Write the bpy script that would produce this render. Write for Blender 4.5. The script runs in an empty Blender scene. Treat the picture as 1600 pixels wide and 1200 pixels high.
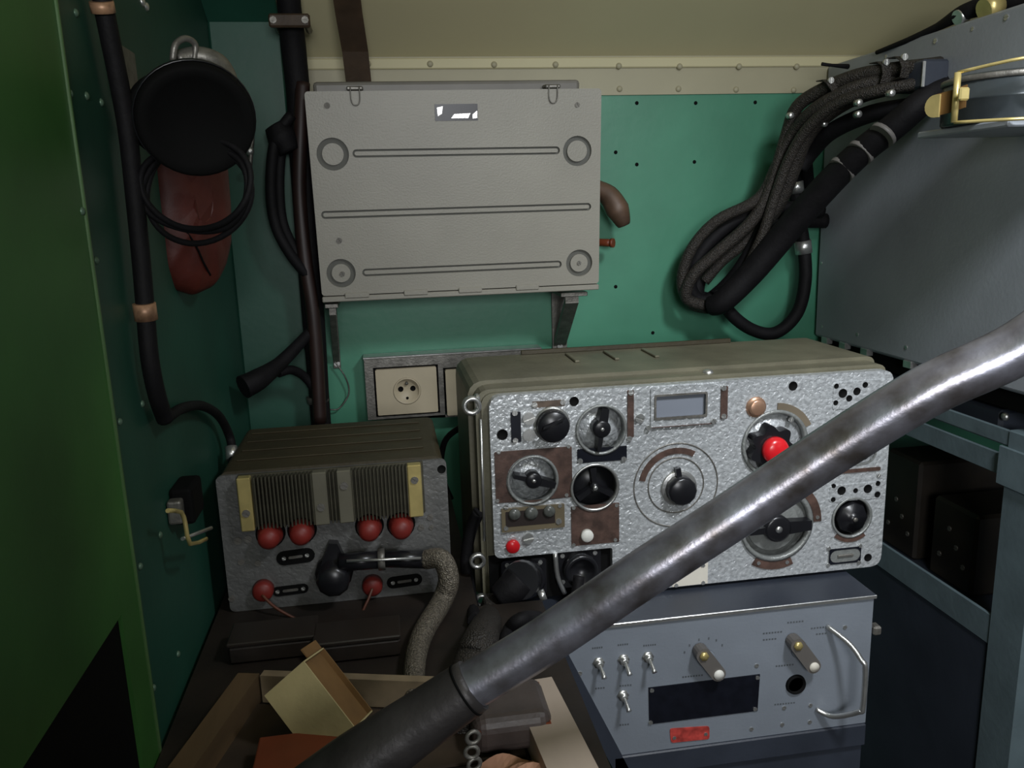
import bpy, bmesh, math, random
from mathutils import Vector, Matrix
from mathutils.geometry import tessellate_polygon
random.seed(7)
PI = math.pi
C = bpy.context.scene.collection
sc = bpy.context.scene

# ---------------------------------------------------------------- camera, world, light
FPX = 1271.0
CAM = Vector((0, 0, 1.5))
ROT = (Matrix.Rotation(-0.15014, 3, 'Z') @ Matrix.Rotation(PI/2 - 0.21345, 3, 'X') @ Matrix.Rotation(-0.03171, 3, 'Z'))
cd = bpy.data.cameras.new('camera'); cam = bpy.data.objects.new('camera', cd); C.objects.link(cam)
cam.matrix_world = Matrix.Translation(CAM) @ ROT.to_4x4()
cd.sensor_width = 36; cd.lens = FPX/1600*36; cd.clip_start = 0.02
sc.camera = cam
sc.view_settings.view_transform = 'Standard'; sc.view_settings.look = 'None'
sc.view_settings.gamma = 1; sc.view_settings.use_curve_mapping = False
sc.view_settings.exposure = 0.0
w = bpy.data.worlds.new('world'); sc.world = w; w.use_nodes = True
w.node_tree.nodes['Background'].inputs[0].default_value = (0.62, 0.72, 0.85, 1)
w.node_tree.nodes['Background'].inputs[1].default_value = 0.5
def area(name, loc, target, sx, sy, power, col):
    l = bpy.data.lights.new(name, 'AREA'); l.shape = 'RECTANGLE'; l.size = sx; l.size_y = sy; l.energy = power; l.color = col
    o = bpy.data.objects.new(name, l); C.objects.link(o); o.location = loc
    o.rotation_euler = (Vector(target)-Vector(loc)).to_track_quat('-Z', 'Y').to_euler(); return l
area('daylight_doorway', (0.10, -1.12, 1.66), (0.50, 1.4, 1.25), 0.62, 0.5, 22.0, (0.97, 0.98, 1.0))
area('roof_hatch', (0.68, 0.28, 2.14), (0.60, 1.15, 1.10), 0.16, 0.2, 3.6, (0.9, 0.94, 1.0)).spread = math.radians(85)   # light falling through a deep roof hatch

# ---------------------------------------------------------------- pixel reading of the photo -> points on real planes
def ray(x, y):
    return (ROT @ Vector(((x-800)/FPX, -(y-600)/FPX, -1.0)))
def P(x, y, X=None, Y=None, Z=None):
    d = ray(x, y)
    if Y is not None: t = Y/d.y
    elif X is not None: t = X/d.x
    else: t = (Z-CAM.z)/d.z
    return CAM + d*t

# ---------------------------------------------------------------- materials
MATS = {}
def mat(name, col, rough=0.5, metal=0.0, var=0.15, vscale=12.0, bump=0.0, bscale=80.0, kind='noise', spec=0.5, col2=None, stretch=None):
    m = bpy.data.materials.new(name); m.use_nodes = True; nt = m.node_tree; N = nt.nodes; L = nt.links
    b = N['Principled BSDF']; b.inputs['Roughness'].default_value = rough; b.inputs['Metallic'].default_value = metal
    b.inputs['Specular IOR Level'].default_value = spec
    tc = N.new('ShaderNodeTexCoord'); mp = N.new('ShaderNodeMapping'); L.new(tc.outputs['Object'], mp.inputs[0])
    if stretch: mp.inputs['Scale'].default_value = stretch
    n = N.new('ShaderNodeTexNoise'); n.inputs['Scale'].default_value = vscale; n.inputs['Detail'].default_value = 5; L.new(mp.outputs[0], n.inputs['Vector'])
    r = N.new('ShaderNodeValToRGB'); r.color_ramp.elements[0].position = .33; r.color_ramp.elements[1].position = .68
    c2 = col2 if col2 else tuple(min(1, c*(1+var)) for c in col)
    c1 = tuple(c*(1-var) for c in col) if not col2 else col
    r.color_ramp.elements[0].color = (*c1, 1); r.color_ramp.elements[1].color = (*c2, 1)
    L.new(n.outputs['Fac'], r.inputs[0]); L.new(r.outputs[0], b.inputs['Base Color'])
    if bump:
        bn = N.new('ShaderNodeBump'); bn.inputs['Strength'].default_value = bump; bn.inputs['Distance'].default_value = 0.002
        if kind == 'hammer':
            t = N.new('ShaderNodeTexVoronoi'); t.feature = 'SMOOTH_F1'; t.inputs['Scale'].default_value = bscale
            n2 = N.new('ShaderNodeTexNoise'); n2.inputs['Scale'].default_value = bscale*.7; L.new(mp.outputs[0], n2.inputs['Vector'])
            mx = N.new('ShaderNodeMixRGB'); mx.inputs[0].default_value = .012; L.new(mp.outputs[0], mx.inputs[1]); L.new(n2.outputs['Color'], mx.inputs[2])
            L.new(mx.outputs[0], t.inputs['Vector']); L.new(t.outputs['Distance'], bn.inputs['Height'])
        elif kind == 'wave':
            t = N.new('ShaderNodeTexWave'); t.inputs['Scale'].default_value = bscale; t.inputs['Distortion'].default_value = 2; L.new(mp.outputs[0], t.inputs['Vector']); L.new(t.outputs['Fac'], bn.inputs['Height'])
        elif kind == 'braid':
            t = N.new('ShaderNodeTexVoronoi'); t.inputs['Scale'].default_value = bscale; L.new(mp.outputs[0], t.inputs['Vector']); L.new(t.outputs['Distance'], bn.inputs['Height'])
        else:
            t = N.new('ShaderNodeTexNoise'); t.inputs['Scale'].default_value = bscale; t.inputs['Detail'].default_value = 4; L.new(mp.outputs[0], t.inputs['Vector']); L.new(t.outputs['Fac'], bn.inputs['Height'])
        L.new(bn.outputs[0], b.inputs['Normal'])
    MATS[name] = m; return m
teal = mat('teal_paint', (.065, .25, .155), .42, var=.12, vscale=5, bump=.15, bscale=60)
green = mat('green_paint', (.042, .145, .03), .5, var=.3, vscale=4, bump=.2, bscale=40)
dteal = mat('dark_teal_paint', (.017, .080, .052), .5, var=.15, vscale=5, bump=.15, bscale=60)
cream = mat('cream_paint', (.60, .55, .34), .55, var=.04, vscale=3, bump=.1, bscale=50)
creamt = mat('cream_trim_paint', (.40, .37, .25), .5, var=.05, vscale=8, bump=.1, bscale=70)
casegrey = mat('case_enamel', (.30, .285, .24), .42, var=.06, vscale=6, bump=.2, bscale=300)
casedark = mat('case_groove', (.10, .10, .085), .6, var=.1)
cabgrey = mat('cabinet_grey', (.27, .29, .315), .4, var=.1, vscale=5, bump=.15, bscale=150)
rackgrey = mat('rack_grey', (.11, .15, .165), .45, var=.15, vscale=12, bump=.2, bscale=90)
hammer = mat('hammered_silver', (.50, .52, .53), .34, metal=.35, var=.22, vscale=150, bump=.8, bscale=170, kind='hammer')
hamdull = mat('hammered_dull', (.24, .25, .24), .4, metal=.3, var=.12, vscale=60, bump=.4, bscale=170, kind='hammer')
olive = mat('olive_housing', (.15, .14, .095), .45, var=.18, vscale=12, bump=.3, bscale=120)
dolive = mat('dark_olive_housing', (.045, .036, .018), .5, var=.2, vscale=10, bump=.3, bscale=120)
conpan = mat('console_panel', (.215, .24, .275), .36, metal=.1, var=.07, vscale=10, bump=.15, bscale=200)
condark = mat('console_dark', (.03, .036, .05), .45, var=.15, vscale=8, bump=.15, bscale=100)
black = mat('black_bakelite', (.010, .010, .012), .3, var=.1, vscale=20)
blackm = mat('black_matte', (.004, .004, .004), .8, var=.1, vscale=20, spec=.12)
rubber = mat('black_rubber', (.0050, .0045, .0055), .7, var=.3, vscale=40, bump=.3, bscale=200, spec=.25)
braid = mat('braided_sheath', (.022, .018, .014), .6, var=.5, vscale=200, bump=.8, bscale=420, kind='braid')
braidl = mat('braided_light', (.15, .13, .10), .5, metal=.3, var=.45, vscale=260, bump=.8, bscale=420, kind='braid')
silver = mat('bare_metal', (.62, .62, .60), .3, metal=.85, var=.1, vscale=60, bump=.15, bscale=200)
dsilver = mat('dull_metal', (.20, .19, .17), .45, metal=.6, var=.25, vscale=60, bump=.3, bscale=200)
brass = mat('brass', (.62, .50, .20), .35, metal=.55, var=.12, vscale=40)
copper = mat('copper', (.60, .36, .24), .35, metal=.7, var=.1, vscale=40)
plate = mat('brown_plate', (.075, .043, .033), .5, var=.4, vscale=60, bump=.15, bscale=300, stretch=(1, 1, 5))
plateb = mat('blue_black_plate', (.006, .007, .012), .35, var=.2, vscale=60)
white = mat('white_plastic', (.75, .74, .68), .5, var=.05)
wplate = mat('ivory_plate', (.68, .64, .55), .5, var=.06, vscale=20)
red = mat('red_plastic', (.62, .014, .020), .25, var=.1)
dred = mat('dull_red_cap', (.19, .018, .013), .5, var=.2, vscale=40)
redpl = mat('red_label', (.42, .05, .04), .5, var=.35, vscale=90)
glass = mat('window_glass', (.22, .24, .28), .15, var=.03)
pipem = mat('worn_pipe', (.38, .38, .45), .28, metal=.7, vscale=26, bump=.10, bscale=220, col2=(.12, .105, .10))
sleevem = mat('worn_sleeve', (.05, .045, .045), .45, metal=.3, var=.3, vscale=20, bump=.3, bscale=120)
leather = mat('oxblood_leather', (.085, .014, .008), .55, var=.35, vscale=14, bump=.4, bscale=90)
bleather = mat('brown_leather', (.05, .03, .016), .6, var=.2, vscale=30, bump=.3, bscale=120)
ivory = mat('socket_ivory', (.50, .43, .30), .5, var=.08)
card = mat('cream_card', (.42, .35, .17), .8, var=.12, vscale=20, bump=.2, bscale=90)
cardb = mat('brown_card', (.17, .09, .028), .85, var=.15, vscale=20, bump=.2, bscale=90)
wood = mat('dark_wood', (.09, .055, .025), .65, var=.3, vscale=20, bump=.3, bscale=80, stretch=(1, .15, 1))
pwood = mat('pale_wood', (.42, .34, .27), .65, var=.12, vscale=14, bump=.2, bscale=80, stretch=(1, .2, 1))
orange = mat('orange_rubber', (.16, .035, .012), .5, var=.2)
peach = mat('peach_cloth', (.5, .27, .17), .8, var=.15, vscale=20, bump=.3, bscale=60)
ribm = mat('rib_metal', (.075, .07, .048), .45, metal=.4, var=.2, vscale=50)
floorm = mat('floor_rubber', (.02, .018, .015), .7, var=.3, vscale=8, bump=.3, bscale=60)
benchm = mat('bench_dark', (.014, .009, .006), .6, var=.4, vscale=14, bump=.3, bscale=60)
ink = mat('faded_print', (.085, .095, .105), .6, var=.2)

# ---------------------------------------------------------------- mesh builder
class MB:
    def __init__(s): s.bm = bmesh.new()
    def _merge(s, t, M=None):
        if M is not None: t.transform(M)
        me = bpy.data.meshes.new('t'); t.to_mesh(me); t.free(); s.bm.from_mesh(me); bpy.data.meshes.remove(me)
    def box(s, a, b, bevel=0.0, seg=1, M=None):
        t = bmesh.new(); bmesh.ops.create_cube(t, size=1)
        for v in t.verts: v.co = Vector([(a[i]+b[i])/2 + v.co[i]*(b[i]-a[i]) for i in range(3)])
        if bevel: bmesh.ops.bevel(t, geom=t.edges[:], offset=bevel, segments=seg, affect='EDGES', profile=.5)
        bmesh.ops.recalc_face_normals(t, faces=t.faces); s._merge(t, M); return s
    def lathe(s, cx, cy, prof, seg=24, M=None):
        t = bmesh.new(); rings = []
        for r, z in prof:
            if r < 1e-6: rings.append([t.verts.new((cx, cy, z))])
            else: rings.append([t.verts.new((cx+r*math.cos(2*PI*i/seg), cy+r*math.sin(2*PI*i/seg), z)) for i in range(seg)])
        for A, B in zip(rings, rings[1:]):
            for i in range(seg):
                j = (i+1) % seg
                if len(A) == 1 and len(B) == 1: continue
                if len(A) == 1: f = (A[0], B[i], B[j])
                elif len(B) == 1: f = (A[i], A[j], B[0])
                else: f = (A[i], A[j], B[j], B[i])
                t.faces.new(f)
        for R in (rings[0], rings[-1]):
            if len(R) > 1 and R is not None:
                if prof[0] != prof[-1]: t.faces.new(R)
        if prof[0] == prof[-1]: bmesh.ops.remove_doubles(t, verts=t.verts, dist=1e-6)
        bmesh.ops.recalc_face_normals(t, faces=t.faces)
        for f in t.faces:
            if len(f.verts) <= 4: f.smooth = True
        s._merge(t, M); return s
    def prism(s, poly, z0, z1, holes=(), M=None, bevel=0):
        t = bmesh.new(); loops = [poly]+list(holes); flat = [p for l in loops for p in l]
        tris = tessellate_polygon([[Vector((p[0], p[1], 0)) for p in l] for l in loops])
        F = [t.verts.new((p[0], p[1], z1)) for p in flat]; B = [t.verts.new((p[0], p[1], z0)) for p in flat]
        for a in tris:
            try: t.faces.new([F[i] for i in a]); t.faces.new([B[i] for i in reversed(a)])
            except ValueError: pass
        k = 0
        for l in loops:
            n = len(l)
            for i in range(n):
                j = (i+1) % n; t.faces.new((F[k+i], F[k+j], B[k+j], B[k+i]))
            k += n
        bmesh.ops.recalc_face_normals(t, faces=t.faces); s._merge(t, M); return s
    def tube(s, pts, r, seg=10, sub=6, closed=False, flat=None):
        P_ = [Vector(p) for p in pts]
        if sub > 1 and len(P_) > 2:
            Q = []; n = len(P_)
            for i in range(n if closed else n-1):
                g = (lambda k: P_[k % n]) if closed else (lambda k: P_[min(max(k, 0), n-1)])
                a, b, c, d = g(i-1), g(i), g(i+1), g(i+2)
                for q in range(sub):
                    u = q/sub
                    Q.append(.5*((2*b)+(c-a)*u+(2*a-5*b+4*c-d)*u*u+(3*b-a-3*c+d)*u**3))
            if not closed: Q.append(P_[-1])
        else: Q = P_
        n = len(Q); t = bmesh.new(); rings = []
        T = [(Q[(i+1) % n if closed else min(i+1, n-1)]-Q[(i-1) % n if closed else max(i-1, 0)]).normalized() for i in range(n)]
        nrm = T[0].orthogonal().normalized()
        for i in range(n):
            nrm = (nrm-T[i]*nrm.dot(T[i])).normalized(); bn = T[i].cross(nrm)
            if isinstance(r, (list, tuple)):
                f = i/max(1, n-1)*(len(r)-1); k = min(int(f), len(r)-2); rr = r[k]+(r[k+1]-r[k])*(f-k)
            else: rr = r
            rings.append([t.verts.new(Q[i]+(nrm*math.cos(2*PI*j/seg)+bn*math.sin(2*PI*j/seg))*rr) for j in range(seg)])
        for i in range(n if closed else n-1):
            A, B = rings[i], rings[(i+1) % n]
            for j in range(seg):
                f = t.faces.new((A[j], A[(j+1) % seg], B[(j+1) % seg], B[j])); f.smooth = True
        if not closed: t.faces.new(rings[0]); t.faces.new(rings[-1])
        bmesh.ops.recalc_face_normals(t, faces=t.faces); s._merge(t); return s
    def hexa(s, c):                       # 8 corners, bottom 4 then top 4
        t = bmesh.new(); v = [t.verts.new(p) for p in c]
        for f in ((0, 1, 2, 3), (4, 5, 6, 7), (0, 1, 5, 4), (1, 2, 6, 5), (2, 3, 7, 6), (3, 0, 4, 7)): t.faces.new([v[i] for i in f])
        bmesh.ops.recalc_face_normals(t, faces=t.faces); s._merge(t); return s
    def ribbon(s, pts, side, wd, th):     # strap: flat band along pts
        P_ = [Vector(p) for p in pts]; sd = Vector(side).normalized(); t = bmesh.new(); R = []
        for i, p in enumerate(P_):
            T = (P_[min(i+1, len(P_)-1)]-P_[max(i-1, 0)]).normalized(); nn = T.cross(sd).normalized()
            R.append([t.verts.new(p+sd*a*wd/2+nn*b*th/2) for a, b in ((-1, -1), (1, -1), (1, 1), (-1, 1))])
        for A, B in zip(R, R[1:]):
            for j in range(4): t.faces.new((A[j], A[(j+1) % 4], B[(j+1) % 4], B[j]))
        t.faces.new(R[0]); t.faces.new(R[-1]); bmesh.ops.recalc_face_normals(t, faces=t.faces); s._merge(t); return s
def circ(cx, cy, r, n=28, a0=0): return [(cx+r*math.cos(a0+2*PI*i/n), cy+r*math.sin(a0+2*PI*i/n)) for i in range(n)]
def rrect(u0, v0, u1, v1, r, n=5):
    o = []
    for cx, cy, a in ((u1-r, v0+r, -PI/2), (u1-r, v1-r, 0), (u0+r, v1-r, PI/2), (u0+r, v0+r, PI)):
        for i in range(n+1): o.append((cx+r*math.cos(a+PI/2*i/n), cy+r*math.sin(a+PI/2*i/n)))
    return o
def roundpoly(pts, r, n=4):
    o = []; m = len(pts)
    for i in range(m):
        p = Vector(pts[i]); a = Vector(pts[i-1]); b = Vector(pts[(i+1) % m]); rr = r[i] if isinstance(r, (list, tuple)) else r
        p0 = p+(a-p).normalized()*rr; p1 = p+(b-p).normalized()*rr
        for k in range(n+1):
            u = k/n; q = p0*(1-u)**2+p*2*u*(1-u)+p1*u*u; o.append((q.x, q.y))
    return o
def stad(a, b, r, n=8):
    a = Vector(a); b = Vector(b); d = (b-a).normalized(); g = math.atan2(d.y, d.x); o = []
    for i in range(n+1): o.append((b.x+r*math.cos(g-PI/2+PI*i/n), b.y+r*math.sin(g-PI/2+PI*i/n)))
    for i in range(n+1): o.append((a.x+r*math.cos(g+PI/2+PI*i/n), a.y+r*math.sin(g+PI/2+PI*i/n)))
    return o
def arcp(cx, cy, r0, r1, a0, a1, n=14):
    a0, a1 = math.radians(a0), math.radians(a1); o = []; 
    o += [(cx+r1*math.cos(a0+(a1-a0)*i/n), cy+r1*math.sin(a0+(a1-a0)*i/n)) for i in range(n+1)]
    o += [(cx+r0*math.cos(a1+(a0-a1)*i/n), cy+r0*math.sin(a1+(a0-a1)*i/n)) for i in range(n+1)]
    return o

# ---------------------------------------------------------------- objects
def link(name, mb, m, parent=None, loc=None):
    me = bpy.data.meshes.new(name); mb.bm.to_mesh(me); mb.bm.free(); me.materials.append(m)
    o = bpy.data.objects.new(name, me); C.objects.link(o)
    if parent is not None: o.parent = parent
    if loc is not None: o.location = loc
    return o
def inst(name, me, parent, loc, s=1.0, rz=0.0, R=None):
    o = bpy.data.objects.new(name, me); C.objects.link(o); o.parent = parent; o.location = loc; o.scale = (s, s, s)
    if R is not None: o.rotation_euler = R
    else: o.rotation_euler = (0, 0, rz)
    return o
def tag(o, label, cat, group=None):
    o['label'] = label; o['category'] = cat
    if group: o['group'] = group
    return o
def thing(name, label, cat, M=None, group=None):
    o = bpy.data.objects.new(name, None); C.objects.link(o); o.empty_display_size = .05
    if M is not None: o.matrix_world = M
    return tag(o, label, cat, group)
def struct(name, mb, m):
    o = link(name, mb, m); o['kind'] = 'structure'; return o
class Frame:                              # u = right, v = up, w = towards the room
    def __init__(s, org, u=(1, 0, 0), v=(0, 0, 1)):
        u = Vector(u).normalized(); v = Vector(v).normalized(); w_ = u.cross(v).normalized(); v = w_.cross(u)
        s.M = Matrix(((u.x, v.x, w_.x, org[0]), (u.y, v.y, w_.y, org[1]), (u.z, v.z, w_.z, org[2]), (0, 0, 0, 1)))
        s.I = s.M.inverted()
    def p(s, x, y, wv=0.0):
        o = s.I @ CAM; d = s.I.to_3x3() @ ray(x, y); t = (wv-o.z)/d.z; q = o+d*t; return (q.x, q.y)
    def s1(s, x, y, wv=0.0):
        a = Vector(s.p(x-5, y, wv)); b = Vector(s.p(x+5, y, wv)); return (b-a).length/10
    def L(s, q): return s.I @ Vector(q)
# shared small meshes: unit radius, lying in the uv plane, towards +w
def mesh_of(name, mb, m): 
    me = bpy.data.meshes.new(name); mb.bm.to_mesh(me); mb.bm.free(); me.materials.append(m); return me
def mk_screw(m, name):
    b = MB(); b.prism(circ(0, 0, 1, 16), -.3, .25); b.prism([(-.12, -.95), (.12, -.95), (.12, .95), (-.12, .95)], .25, .26)
    return mesh_of(name, b, m)
def screwmesh(name, m):
    b = MB()
    for sg in (1, -1):
        pts = [(math.cos(a)*1.0*sg, math.sin(a)*sg) for a in [math.radians(-90+12+i*(180-24)/8) for i in range(9)]]
        b.prism(pts, -.4, .35)
    b.prism(circ(0, 0, .98, 16), -.4, .1)
    return mesh_of(name, b, m)
SCR = screwmesh('screw', silver); SCRD = screwmesh('screw_dark', dsilver)
RIV = mesh_of('rivet', MB().lathe(0, 0, [(1, -.3), (1, .1), (.75, .45), (.35, .62), (0, .68)], 12), silver)
RIVC = mesh_of('rivet_cream', MB().lathe(0, 0, [(1, -.3), (1, .1), (.75, .45), (.35, .62), (0, .68)], 12), creamt)
RIVD = mesh_of('rivet_dark', MB().lathe(0, 0, [(1, -.3), (1, .1), (.6, .4), (0, .45)], 10), blackm)
RIVT = mesh_of('rivet_teal', MB().lathe(0, 0, [(1, -.3), (1, .1), (.75, .45), (.35, .62), (0, .68)], 12), mat('rivet_worn', (.12, .2, .14), .4, metal=.3))
HOLE = mesh_of('screw_hole', MB().lathe(0, 0, [(1, -.5), (1.0, .10), (.86, .14), (.8, .05), (0, .04)], 14), blackm)

# ================================================================ SETTING
YB = 1.70; XL = -0.28; XR = 1.75; YF = -1.0; YP = 1.60
zc = P(870, 90, Y=YB).z; zt = P(960, 149, Y=YB).z
fl = struct('floor', MB().box((XL-.05, YF, -.05), (XR, YB+.05, 0)), floorm)
wb = struct('wall_back', MB().box((XL-.05, YB, 0), (XR, YB+.04, 2.3)), teal)
sl = .58; yk = YB-(2.25-zc)/sl
ce = MB(); ce.prism([(YB+.03, zc-.0174), (YB+.03, zc+.05), (yk, 2.30), (YF, 2.30), (YF, 2.25), (yk, 2.25)], XL-.05, XR, M=Matrix(((0, 0, 1, 0), (1, 0, 0, 0), (0, 1, 0, 0), (0, 0, 0, 1))))
struct('ceiling', ce, cream)
struct('wall_right', MB().box((XR, YF, 0), (XR+.05, YB+.05, 2.3)), cabgrey)
# back wall behind the camera with the open doorway the daylight comes through
wf = MB(); wf.box((XL-.05, YF-.05, 0), (-.24, YF, 2.3)); wf.box((.44, YF-.05, 0), (XR, YF, 2.3)); wf.box((-.24, YF-.05, 1.94), (.44, YF, 2.3)); wf.box((-.24, YF-.05, 0), (.44, YF, .92))
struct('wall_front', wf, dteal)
struct('shade_screen', MB().box((XL+.001, -.40, .001), (.07, -.36, 1.57), .004), dteal)   # added screen, unseen behind the camera, keeps doorway light off the lower left
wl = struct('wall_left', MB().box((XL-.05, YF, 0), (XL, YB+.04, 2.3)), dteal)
# nearer green panel of the left wall, with a dark recess cut out of its lower corner
Yn = P(130, 323, X=XL+.006).y
q = P(190, 960, X=XL+.006); zr = q.z; yr = q.y
Myz = Matrix(((0, 0, 1, 0), (1, 0, 0, 0), (0, 1, 0, 0), (0, 0, 0, 1)))
pn = MB(); pn.prism([(Yn, .0), (Yn, 2.24), (YF, 2.24), (YF, zr), (yr, zr), (yr, 0)], XL+.0005, XL+.006, M=Myz)
struct('trim_1', pn, green)
lip = MB().box((XL+.0005, Yn-.001, 0), (XL+.0085, Yn+.003, 2.24), .0008)
struct('trim_2', lip, mat('lip_paint', (.07, .14, .05), .4))
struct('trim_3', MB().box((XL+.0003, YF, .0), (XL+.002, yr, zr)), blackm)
# corner post and its inner face, cream band with rivets
xp = P(447, 150, Y=YP).x
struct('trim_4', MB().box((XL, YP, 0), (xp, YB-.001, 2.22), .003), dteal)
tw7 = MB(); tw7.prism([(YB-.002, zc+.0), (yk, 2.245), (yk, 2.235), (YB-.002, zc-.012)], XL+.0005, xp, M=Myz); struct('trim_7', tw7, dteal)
xb0 = xp+.001
band = struct('trim_5', MB().box((xb0, YB-.004, zt), (1.4, YB-.0002, zc+.002)), creamt)
struct('trim_6', MB().box((xb0, YB-.009, P(960, 107, Y=YB).z), (1.4, YB-.0042, zc-.001), .002), cream)
FB = Frame((0, YB, 0))
def rivs(parent, mesh, pts, Y, r, rot=(PI/2, 0, 0), X=None, name='rivet'):
    for x, y in pts:
        q = P(x, y, Y=Y) if X is None else P(x, y, X=X)
        o = bpy.data.objects.new(name, mesh); C.objects.link(o); o.parent = parent; o.location = q; o.rotation_euler = rot; o.scale = (r, r, r)
rivs(band, RIVC, [(575, 100), (672, 100), (772, 101), (868, 101), (967, 103), (1062, 104), (1155, 104), (1245, 104)], YB-.0092, .0062)
rivs(band, RIVC, [(968, 139), (1060, 139), (1150, 140), (1240, 141), (1330, 142), (872, 138), (670, 137)], YB-.0042, .0062)
rivs(wb, RIVD, [(962, 238), (995, 257), (1085, 253), (1087, 161), (995, 161), (1240, 300), (962, 448), (1180, 160), (1020, 520)], YB, .004)
rivs(wl, RIVT, [(135, 150), (158, 160), (150, 407), (222, 631), (250, 836), (278, 1022), (213, 330), (118, 20)], None, .0042, rot=(0, PI/2, 0), X=XL)
rivs(wl, RIVT, [(109, 146), (128, 330), (187, 659), (219, 885), (240, 1075)], None, .004, rot=(0, PI/2, 0), X=XL+.006)
rivs(wl, RIV, [(228, 10), (222, 3)], None, .006, rot=(0, PI/2, 0), X=XL)

# ================================================================ WALL CASE (grey metal box)
Yc = 1.50
bl = P(507, 475, Y=Yc); tr = P(937, 140, Y=Yc)
wt = P(937, 140, Y=1).x-P(472, 141, Y=1).x; wb_ = P(938, 451, Y=1).x-P(507, 474, Y=1).x
Yt = 1.485; Yb_ = min(Yt*wt/wb_, 1.53)
m0 = P(722, 463, Y=Yb_); m1 = P(705, 141, Y=Yt); bl = P(507, 475, Y=Yb_)
FC = Frame((bl.x, Yb_, m0.z), (1, 0, 0), (0, m1.y-m0.y, m1.z-m0.z))
W_, H_ = FC.p(938, 300)[0], FC.p(700, 140)[1]
u0 = FC.p(486, 300)[0]*.0
case = thing('metal_case', 'grey enamelled metal case with pressed beads on its lid, hung high on the back wall', 'case', FC.M)
pt = [FC.p(507, 474), FC.p(938, 451), FC.p(937, 140), FC.p(472, 141)]
uL = (pt[0][0]+pt[3][0])/2; uR = (pt[1][0]+pt[2][0])/2; vB = (pt[0][1]+pt[1][1])/2; vT = (pt[2][1]+pt[3][1])/2
holes = []; ins = []
s_ = FC.s1(700, 300)
for x, y, ro, ri in ((520, 241, 24, 16), (902, 236, 23, 16), (533, 427, 22.5, 14.5), (905, 411, 22, 14.5)):
    c = FC.p(x, y); holes.append(circ(*c, ro*s_, 32)); ins.append(('round_boss', circ(*c, ri*s_, 32), c))
for a, b in (((557, 240), (869, 235)), ((508, 336), (918, 323)), ((572, 426), (872, 413))):
    A, B = FC.p(*a), FC.p(*b); holes.append(stad(A, B, 6*s_)); ins.append(('pressed_bead', stad(A, B, 3*s_), A))
lid = link('lid', MB().prism(rrect(uL, vB+.012, uR, vT, .006), -.006, 0, holes), casegrey, case)
link('lid_shell', MB().box((uL+.002, vB+.013, -.045), (uR-.002, vT-.001, -.0062), .003), casedark, case)
for nm, pl, c in ins: link(nm, MB().prism(pl, -.0062, -.0012), casegrey, lid)
for x, y, r in ((511, 165, 4.5), (902, 164, 4), (530, 376, 4.5), (535, 428, 4), (905, 411, 3.5)):
    c = FC.p(x, y); inst('rivet', SCRD, lid, (c[0], c[1], .0), r*s_, .4)
body = link('body', MB().box((uL+.012, vB, -.185), (uR-.028, vT+.018, -.047), .006, 2), mat('case_body', (.16, .15, .13), .45, var=.1), case)
link('bottom_flange', MB().box((uL, vB, -.046), (uR, vB+.010, .002), .0015), casegrey, case)
for x in (558, 650, 735, 824):
    c = FC.p(x, 462)[0]; link('hinge', MB().box((c-.022, vB+.006, -.002), (c+.022, vB+.016, .0045), .0015), casegrey, case)
for x, y in ((555, 150), (864, 147)):
    c = FC.p(x, y); lt = MB()
    lt.tube([(c[0]-.0075, vT+.006, .002), (c[0]-.0075, c[1]-.005, .003), (c[0]-.004, c[1]-.014, .003), (c[0]+.004, c[1]-.014, .003), (c[0]+.0075, c[1]-.005, .003), (c[0]+.0075, vT+.006, .002)], .0011, 6, 3)
    lt.box((c[0]-.014, vT+.001, -.03), (c[0]+.014, vT+.008, .001), .002)
    link('latch', lt, dsilver, case)
c0, c1 = FC.p(680, 189), FC.p(746, 162)
npl = link('nameplate', MB().box((c0[0], c0[1], .0), (c1[0], c1[1], .0012)), plateb, case)
pr = MB(); 
pr.prism([(c0[0]+.004, c0[1]+.022), (c0[0]+.014, c0[1]+.024), (c0[0]+.012, c0[1]+.012), (c0[0]+.005, c0[1]+.008)], .0012, .0016)
pr.prism([(c0[0]+.028, c0[1]+.004), (c0[0]+.058, c0[1]+.004), (c0[0]+.062, c0[1]+.012), (c0[0]+.034, c0[1]+.011)], .0012, .0016)
pr.prism([(c0[0]+.066, c0[1]+.010), (c0[0]+.074, c0[1]+.016), (c0[0]+.074, c0[1]+.004), (c0[0]+.066, c0[1]+.003)], .0012, .0016)
link('bare_patch', pr, silver, npl)
# brackets under the case (its shelf arms)
def bracket(lab, x, ytop, ybot, wpx, bright):
    a = P(x, ytop, Y=1.6); b = P(x-8 if bright else x+4, ybot, Y=1.68)
    t = thing('shelf_bracket', lab, 'bracket', Matrix.Translation(b), 'brackets holding the metal case')
    o = Vector((0, 0, 0))
    hw = wpx/FPX*1.6/2
    link('wall_leg', MB().box((-hw, YB-.006-b.y, -.01), (hw, YB-.0005-b.y, bl.z-.002-b.z), .001), dsilver, t)
    link('shelf_arm', MB().box((a.x-b.x-hw*1.6, Yc+.03-b.y, bl.z-.010-b.z), (a.x-b.x+hw*1.6, YB-.006-b.y, bl.z-.002-b.z), .001), dsilver, t)
    br = MB(); z2 = bl.z-.011-b.z; y2 = Yc+.05-b.y
    br.hexa([(-hw*.8, YB-.007-b.y, .002), (hw*.8, YB-.007-b.y, .002), (hw*.8, YB-.007-b.y, .016), (-hw*.8, YB-.007-b.y, .016), (a.x-b.x-hw*.8, y2, z2-.014), (a.x-b.x+hw*.8, y2, z2-.014), (a.x-b.x+hw*.8, y2, z2), (a.x-b.x-hw*.8, y2, z2)])
    link('brace', br, dsilver, t)
    inst('screw', SCR, t, (0, YB-.007-b.y, .0), .006, R=(PI/2, 0, 0))
    return t
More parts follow.
